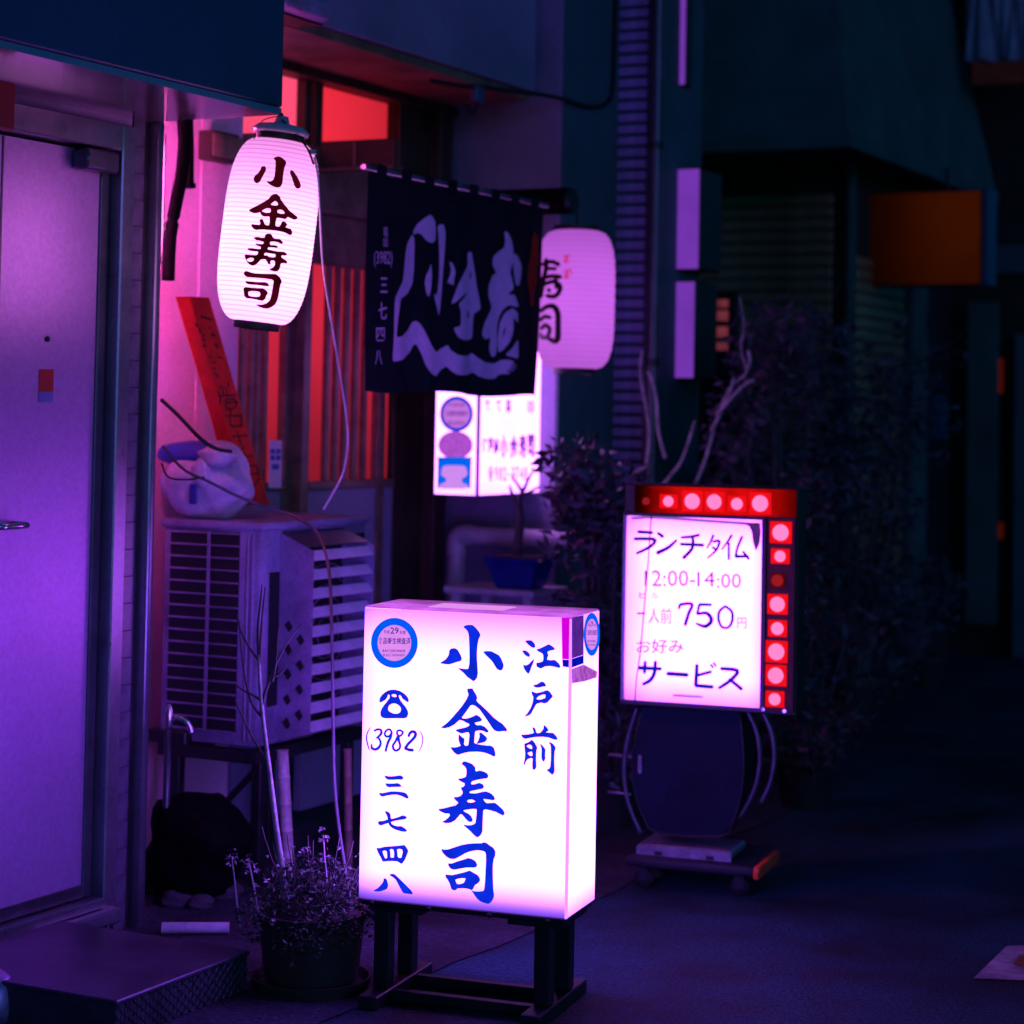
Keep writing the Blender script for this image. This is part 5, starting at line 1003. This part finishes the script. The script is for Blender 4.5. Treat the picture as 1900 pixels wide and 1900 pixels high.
# water tap in front of the coil side
tap = thing('water_tap', 'chromed garden tap in front of the coil grille', 'tap', WALL, (0.50, 0.24, 0))
d0 = 6.55; q = lambda px, py, d=d0: at_depth(px, py, d)
part('standpipe', MB().tube([Vector((q(312, 1345).x, q(312, 1345).y, 0)), q(312, 1345)], 0.011, 8, 1), M['darkalu'], tap, True)
part('valve', MB().tube([q(312, 1352), q(313, 1330), q(314, 1318), q(314, 1306)], [0.012, 0.015, 0.011, 0.005], 10, 3), M['brass'], tap, True)
part('spout', MB().tube([q(313, 1338), q(330, 1332), q(348, 1340), q(356, 1362)], [0.010, 0.009, 0.008, 0.008], 8, 4), M['brass'], tap, True)
part('drain_block', MB().box(WALL, 0.49, 0.53, 0.18, 0.33, 0.44, 0.48, 0.004), M['black'], tap)

# things on top of the unit
rb0 = 0.20
RBm = lambda px, py: WALL.w(*wy(px, py, rb0))
RB = thing('red_board', 'long red board with black characters leaning on the air conditioner', 'board', WALL, (0.85, 0.22, AZ1))
depth = WALL.M.to_3x3() @ Vector((0.0, 0.055, 0))
part('board', MB().prism([RBm(*p) for p in ((352, 550), (388, 552), (500, 938), (462, 938))], depth), M['redboard'], RB)
rm_ = lambda px, py: WALL.w(*wy(px, py, rb0-0.0012))
rc = (320, 540, 5.0)
part('lettering', brush(MB(), rc, [[(265,235,14),(290,245,18),(365,265,16)], [(270,220,12),(275,255,12)], [(335,345,10),(365,335,8)], [(350,400,12),(400,415,18)], [(375,420,14),(380,375,8)], [(395,490,16),(420,520,18)],
 [(215,300,14),(235,330,16)], [(245,350,14),(265,385,16)], [(285,400,14),(300,420,14)], [(275,440,14),(300,460,14)], [(290,500,20),(310,520,12)], [(350,605,14),(365,610,10)], [(420,610,12),(465,625,14)], [(370,660,12),(410,665,12)], [(385,715,14),(395,720,12)], [(395,760,12),(425,800,14)],
 [(510,850,12),(520,890,14)], [(435,890,10),(500,900,8)], [(420,930,10),(445,985,16),(440,1045,14)], [(430,975,12),(585,965,16)], [(465,910,10),(470,960,12)], [(500,900,10),(505,960,10)], [(480,1020,12),(560,1000,16),(605,1040,14)], [(495,1040,14),(505,1090,14),(575,1085,14),(585,1030,14),(495,1040,14)], [(535,1090,12),(540,1150,12)], [(500,1160,14),(635,1155,16)], [(530,1175,12),(545,1255,14)], [(635,1160,14),(645,1250,14)], [(545,1255,14),(650,1250,16)],
 [(560,1350,12),(700,1340,14)], [(600,1310,12),(635,1420,14)], [(650,1440,14),(655,1480,10)], [(655,1500,10),(690,1530,14),(755,1530,12)], [(670,1650,12),(700,1790,16)], [(675,1640,12),(770,1620,14),(800,1720,14)], [(690,1710,10),(790,1690,12)], [(700,1790,14),(760,1800,12),(805,1740,14)]], rm_), M['ink'], RB)
PB = thing('plastic_bag', 'lumpy white plastic bag with blue lid on the air conditioner', 'bag', WALL, (0.62, 0.16, AZ1))
c = wx(366, 880, 0.60)
part('bag', MB().blob((0.66, c.y, AZ1+0.115), 0.12, 0.155, 0.13, WALL.M, 5, 0.075, 3, 0.12), M['bagwhite'], PB, True)
part('lid', MB().blob((0.65, c.y+0.03, AZ1+0.205), 0.10, 0.145, 0.045, WALL.M, 3, 0.06, 5), M['bluelid'], PB, True)
part('knot', MB().blob((0.58, c.y-0.085, AZ1+0.205), 0.04, 0.07, 0.035, WALL.M, 3, 0.12, 9), M['bagwhite'], PB, True)
part('flap', MB().blob((0.545, c.y-0.05, AZ1+0.15), 0.02, 0.03, 0.05, WALL.M, 3, 0.12, 11), M['bagwhite'], PB, True)
part('blue_tag', MB().box(WALL, 0.535, 0.545, c.y-0.045, c.y-0.015, AZ1+0.05, AZ1+0.115, 0.003), M['bluelid'], PB)
cables = [((300, 742, 6.55), (330, 770, 6.5), (370, 812, 6.48), (400, 832, 6.5), (430, 838, 6.52)),
          ((302, 828, 6.5), (340, 870, 6.46), (390, 895, 6.44), (440, 920, 6.5), (490, 940, 6.58), (540, 955, 6.6), (585, 985, 6.45), (605, 1030, 6.3), (613, 1090, 6.15), (616, 1200, 6.0), (618, 1320, 5.9), (620, 1440, 5.85), (628, 1530, 5.8), (645, 1640, 5.75), (655, 1700, 5.73)),
          ((300, 860, 6.5), (312, 885, 6.46), (345, 890, 6.45), (380, 885, 6.46))]
for i, cb in enumerate(cables):
    pts = [at_depth(*p) for p in cb]
    o = part('power_cable', MB().tube(pts, (0.0062, 0.0050, 0.003)[i], 6, 6), (M['rubber'], mat('grey_cable', (0.10, 0.09, 0.13), 0.5), M['rubber'])[i], smooth=True, origin=pts[-1])
    setp(o, ('thick black cable curving over the top of the white bag', 'long dark cable draped from the white bag over the hood to the floor', 'thin black cable looping across the white bag')[i], 'cable')

# ================================================================== UNDER THE UNIT
c = WORLD.on(395, 1600, 2, 0)
BB = part('bin_bag', MB().blob((-0.93, 6.62, 0.165), 0.155, 0.13, 0.17, None, 4, 0.13, 23, 0.12), M['blackbag'], smooth=True, origin=(-0.93, 6.62, 0))
setp(BB, 'black bin bag tucked under the air conditioner', 'bag')
for i, (px, py, s) in enumerate(((300, 1640, 0.07), (350, 1628, 0.055), (395, 1625, 0.06), (330, 1665, 0.05), (420, 1650, 0.05), (372, 1668, 0.04))):
    p = WORLD.on(px, py+18, 2, 0); 
    o = part('rubble_stone', MB().blob((p.x, p.y, s*0.5), s, s*0.8, s*0.62, None, 3, 0.12, 30+i, 0.15), M['stone'], origin=(p.x, p.y, 0))
    setp(o, 'rough grey stone lying under the air conditioner', 'stone', 'rubble stones under the air conditioner')
a, b = WORLD.on(300, 1722, 2, 0.02), WORLD.on(425, 1722, 2, 0.02)
setp(part('floor_pipe', MB().tube([a, b], 0.017, 10, 1), M['pvc'], smooth='auto', origin=(a.x, a.y, 0)), 'short pale pipe lying on the ground behind the planter', 'pipe')
def cane(label, base_px, top_px, d, r, mt):
    b = WORLD.on(base_px[0], base_px[1], 2, 0.0) if d is None else at_depth(*base_px, d); b.z = 0 if d is None else b.z
    t = at_depth(*top_px, b.y+0.0)
    o = thing('bamboo_cane', label, 'cane', WORLD, b, 'bamboo canes beside the planter')
    mb = MB(); n = 6
    for i in range(n):
        p, q = b.lerp(t, i/n), b.lerp(t, (i+1)/n)
        part('segment', MB().tube([p, p.lerp(q, 0.05), p.lerp(q, 0.95), q], [r*1.12, r, r, r*1.12], 10, 1), mt, o, 'auto')
cane('upright bamboo cane standing behind the bare sapling', (540, 1690), (524, 1392), None, 0.018, M['bamboo'])
cane('thinner dim bamboo cane beside the left edge of the floor sign', (648, 1690), (645, 1390), None, 0.012, M['wood'])

# ================================================================== PLANTS
def leaf_cloud(mb, c, rx, ry, rz, n, size, rnd, Mx=None, hollow=0.35):
    for _ in range(n):
        while True:
            p = Vector((rnd.uniform(-1, 1), rnd.uniform(-1, 1), rnd.uniform(-1, 1)))
            if hollow < p.length < 1: break
        q = Vector((p.x*rx, p.y*ry, p.z*rz))+Vector(c)
        a = Vector((rnd.gauss(0, 1), rnd.gauss(0, 1), rnd.gauss(0, 0.7))).normalized(); b = a.orthogonal().normalized()
        b = (Matrix.Rotation(rnd.uniform(0, 6.3), 3, a) @ b); nrm = a.cross(b)
        s = size*rnd.uniform(0.6, 1.3); w = s*0.42
        V = [q-a*s*0.5, q+b*w*0.5+nrm*s*0.08, q+a*s*0.5, q-b*w*0.5+nrm*s*0.08]
        mb.add([Mx @ v for v in V] if Mx else V, [(0, 1, 2), (0, 2, 3)])
    return mb
rnd = random.Random(5)
# big planter in front
pc = Vector((-0.49, 5.66, 0)); PL = thing('planter', 'old round planter with a flowering plant and a bare sapling', 'planter', WORLD, pc)
part('pot', MB().lathe(Matrix.Translation(pc), [(0.122, 0.03), (0.138, 0.185), (0.143, 0.187), (0.145, 0.200), (0.137, 0.200), (0.134, 0.17)], 32), M['rustpot'], PL, 'auto')
part('saucer', MB().lathe(Matrix.Translation(pc), [(0.12, 0.0), (0.150, 0.004), (0.158, 0.035), (0.150, 0.035), (0.14, 0.012)], 32), M['rustpot'], PL, 'auto')
part('soil', MB().lathe(Matrix.Translation(pc), [(0.136, 0.165), (0.137, 0.185), (0.06, 0.195)], 24), M['soil'], PL, True)
fo = MB()
for i in range(40):
    a = rnd.uniform(0, 6.28); r = rnd.uniform(0.02, 0.205); h = rnd.uniform(0.23, 0.34)-r*0.55
    leaf_cloud(fo, (pc.x+r*math.cos(a), pc.y+r*math.sin(a), h), 0.055, 0.055, 0.05, 75, 0.017, rnd, None, 0.1)
part('foliage', fo, M['leaf'], PL)
stem = MB()
for i in range(30):
    a = rnd.uniform(0, 6.28); r = rnd.uniform(0.03, 0.18); z = rnd.uniform(0.26, 0.40)
    stem.tube([pc+Vector((0.3*r*math.cos(a), 0.3*r*math.sin(a), 0.19)), pc+Vector((0.8*r*math.cos(a), 0.8*r*math.sin(a), z*0.8)), pc+Vector((r*math.cos(a), r*math.sin(a), z))], 0.0016, 4, 2)
part('stems', stem, M['bark'], PL)
fl = MB()
for i in range(60):
    a = rnd.uniform(0, 6.28); r = rnd.uniform(0.02, 0.19); z = rnd.uniform(0.22, 0.40)-r*0.35
    leaf_cloud(fl, (pc.x+r*math.cos(a), pc.y+r*math.sin(a), z), 0.008, 0.008, 0.006, 5, 0.011, rnd, None, 0.0)
part('flowers', fl, M['flower'], PL)
for tw in (((430, 1590), (436, 1640), (440, 1680), (446, 1720)), ((600, 1550), (602, 1590), (606, 1640), (600, 1700)), ((462, 1600), (470, 1640), (480, 1700))):
    mb = MB().tube([at_depth(px, py, 5.62) for px, py in tw[::-1]], [0.0035, 0.003, 0.0025, 0.002][:len(tw)], 5, 3)
    leaf_cloud(mb, at_depth(*tw[0], 5.62), 0.02, 0.02, 0.025, 22, 0.014, rnd, None, 0)
    part('flower_spike', mb, M['flower'], PL)
sap = lambda *pts: [at_depth(px, py, 5.66) for px, py in pts]
part('sapling_stem', MB().tube(sap((532, 1735), (527, 1640), (512, 1530), (500, 1430), (491, 1360), (484, 1290), (480, 1215)), [0.009, 0.0085, 0.0075, 0.0065, 0.006, 0.0055, 0.004], 7, 4), M['barkpale'], PL, True)
for br in (((480, 1225), (462, 1200), (447, 1170), (440, 1140)), ((481, 1240), (484, 1180), (488, 1130), (492, 1090)), ((481, 1230), (478, 1170), (484, 1110), (486, 1085)), ((484, 1300), (470, 1290), (450, 1280), (435, 1268)), ((486, 1330), (465, 1300), (452, 1240), (446, 1190), (444, 1150)), ((500, 1420), (470, 1370), (450, 1330), (436, 1298)), ((485, 1300), (505, 1250), (520, 1215), (545, 1175), (562, 1155)), ((484, 1320), (500, 1265), (520, 1250), (528, 1240)), ((505, 1265), (512, 1230), (515, 1180), (518, 1158))):
    part('sapling_branch', MB().tube(sap(*br), [0.0042-0.0008*i for i in range(len(br))], 5, 4), M['bark'], PL, True)

# shrubs and bare tree between the houses
def shrub(label, c, clumps, n, size, mt, seed, trunk=None, group=None, name='shrub'):
    r_ = random.Random(seed); o = thing(name, label, 'shrub', WALL, c, group)
    mb = MB()
    for (dx, dy, dz, rr) in clumps:
        leaf_cloud(mb, (c[0]+dx, c[1]+dy, c[2]+dz), rr, rr, rr*0.9, n, size, r_, WALL.M, 0.2)
    part('foliage', mb, mt, o)
    tr = MB()
    for (dx, dy, dz, rr) in clumps:
        tr.tube([WALL.w(c[0]+dx*0.1, c[1]+dy*0.1, 0.0), WALL.w(c[0]+dx*0.5, c[1]+dy*0.5, (c[2]+dz)*0.5), WALL.w(c[0]+dx, c[1]+dy, c[2]+dz)], [0.016, 0.011, 0.004], 5, 3)
    for _ in range(len(clumps)*5):
        dx, dy, dz, rr = r_.choice(clumps); q0 = Vector((c[0]+dx, c[1]+dy, c[2]+dz))
        v = Vector((r_.uniform(-1, 1), r_.uniform(-1, 1), r_.uniform(-0.4, 1))).normalized()*rr*r_.uniform(0.9, 1.5)
        w2 = Vector((r_.uniform(-1, 1), r_.uniform(-1, 1), r_.uniform(-1, 1)))*rr*0.2
        tr.tube([WALL.w(*q0), WALL.w(*(q0+v*0.55+w2)), WALL.w(*(q0+v))], [0.004, 0.003, 0.0015], 4, 3)
    part('stems', tr, M['bark'], o)
    return o
r2 = random.Random(11)
def clumps(n, sx, sy, z0, z1, rr): return [(r2.uniform(-sx, sx), r2.uniform(-sy, sy), r2.uniform(z0, z1), rr*r2.uniform(0.7, 1.3)) for _ in range(n)]
s1 = shrub('tall dark shrub with bare pale branches behind the lunch sign', (3.45, -0.72, 0), clumps(34, 0.42, 0.2, 0.45, 1.85, 0.18), 130, 0.06, M['leafb'], 1)
X = 2.95
for i, br in enumerate((((1290, 900), (1310, 850), (1330, 780), (1355, 720), (1385, 690), (1375, 650), (1380, 600), (1372, 550)), ((1320, 800), (1340, 760), (1352, 735), (1362, 700)), ((1230, 900), (1262, 860), (1278, 820), (1290, 780)), ((1385, 690), (1392, 670), (1388, 650)), ((1200, 860), (1205, 800), (1196, 740), (1188, 690), (1192, 650)), ((1235, 850), (1222, 800), (1218, 740), (1208, 700), (1200, 690)), ((1175, 880), (1200, 865)), ((1330, 770), (1375, 720), (1400, 705)))):
    part('bare_branch', MB().tube([WALL.w(*wx(px, py, X-0.01*i)) for px, py in br], [max(0.0028, 0.0085-0.0008*j) for j in range(len(br))], 6, 4), M['barkpale'], s1, True)
shrub('low broad shrub behind the floor sign, left of the lunch sign', (2.12, -0.52, 0), clumps(24, 0.22, 0.15, 0.3, 1.30, 0.13), 120, 0.06, M['leafb'], 2)
shrub('dark shrub growing in front of the far closed shutters', (4.9, -0.55, 0), clumps(22, 0.6, 0.2, 0.3, 1.9, 0.24), 80, 0.07, M['leafb'], 3)
shrub('low potted greenery row at the foot of the shuttered house', (6.2, -0.35, 0), clumps(18, 0.9, 0.16, 0.15, 0.65, 0.17), 70, 0.06, M['leafb'], 4)
shrub('small dark bush beside the right edge of the trolley', (2.9, -1.02, 0), clumps(12, 0.3, 0.14, 0.2, 0.75, 0.15), 80, 0.05, M['leafb'], 6)
for i, (x, y, r_, h) in enumerate(((3.45, -0.72, 0.17, 0.26), (2.12, -0.52, 0.14, 0.22), (4.9, -0.55, 0.18, 0.28), (2.9, -1.02, 0.13, 0.2), (5.6, -0.36, 0.13, 0.18), (6.2, -0.36, 0.13, 0.18), (6.8, -0.36, 0.13, 0.18))):
    o = thing('flower_pot', ('large dark pot under the tall branchy shrub', 'dark pot under the low broad shrub', 'large dark pot before the far shutters', 'dark pot of the small bush beside the trolley')[i] if i < 4 else 'low dark pot in the greenery row by the shuttered house', 'pot', WALL, (x, y, 0), None if i < 4 else 'pots of the greenery row')
    Mt_ = WALL.M @ Matrix.Translation((x, y, 0))
    part('pot', MB().lathe(Mt_, [(r_*0.7, 0), (r_*0.95, h*0.85), (r_*1.05, h*0.86), (r_*1.05, h), (r_*0.9, h)], 22), mat('dark_pot', (0.018, 0.018, 0.022), 0.6), o, 'auto')
    part('soil', MB().lathe(Mt_, [(r_*0.88, h*0.9), (r_*0.3, h*0.95)], 16), M['soil'], o)

# black service cable on the upper walls
pts = [WALL.w(*wy(px, py, -0.012)) for px, py in ((800, 150), (860, 160), (905, 163))] + [WALL.w(*wy(px, py, -0.092)) for px, py in ((1030, 180), (1090, 198), (1125, 192), (1137, 165), (1140, 100), (1143, 0), (1144, -60))]
setp(part('service_cable', MB().tube(pts, 0.009, 8, 5), M['rubber'], smooth=True, origin=pts[0]), 'sagging black service cable on the walls above the noren', 'cable')
a = wy(892, 175, -0.03)
jb = thing('junction_box', 'small grey junction box on the upper wall above the noren', 'box', WALL, (a.x, -0.02, a.z))
part('box', MB().box(WALL, a.x-0.03, a.x+0.03, -0.03, -0.001, a.z+0.62*0-0.03, a.z+0.03, 0.004), M['fascia'], jb)
part('tail', MB().tube([WALL.w(a.x, -0.02, a.z-0.03), WALL.w(a.x-0.05, -0.02, a.z-0.08), WALL.w(a.x-0.1, -0.02, a.z-0.05)], 0.005, 6, 4), M['rubber'], jb, True)
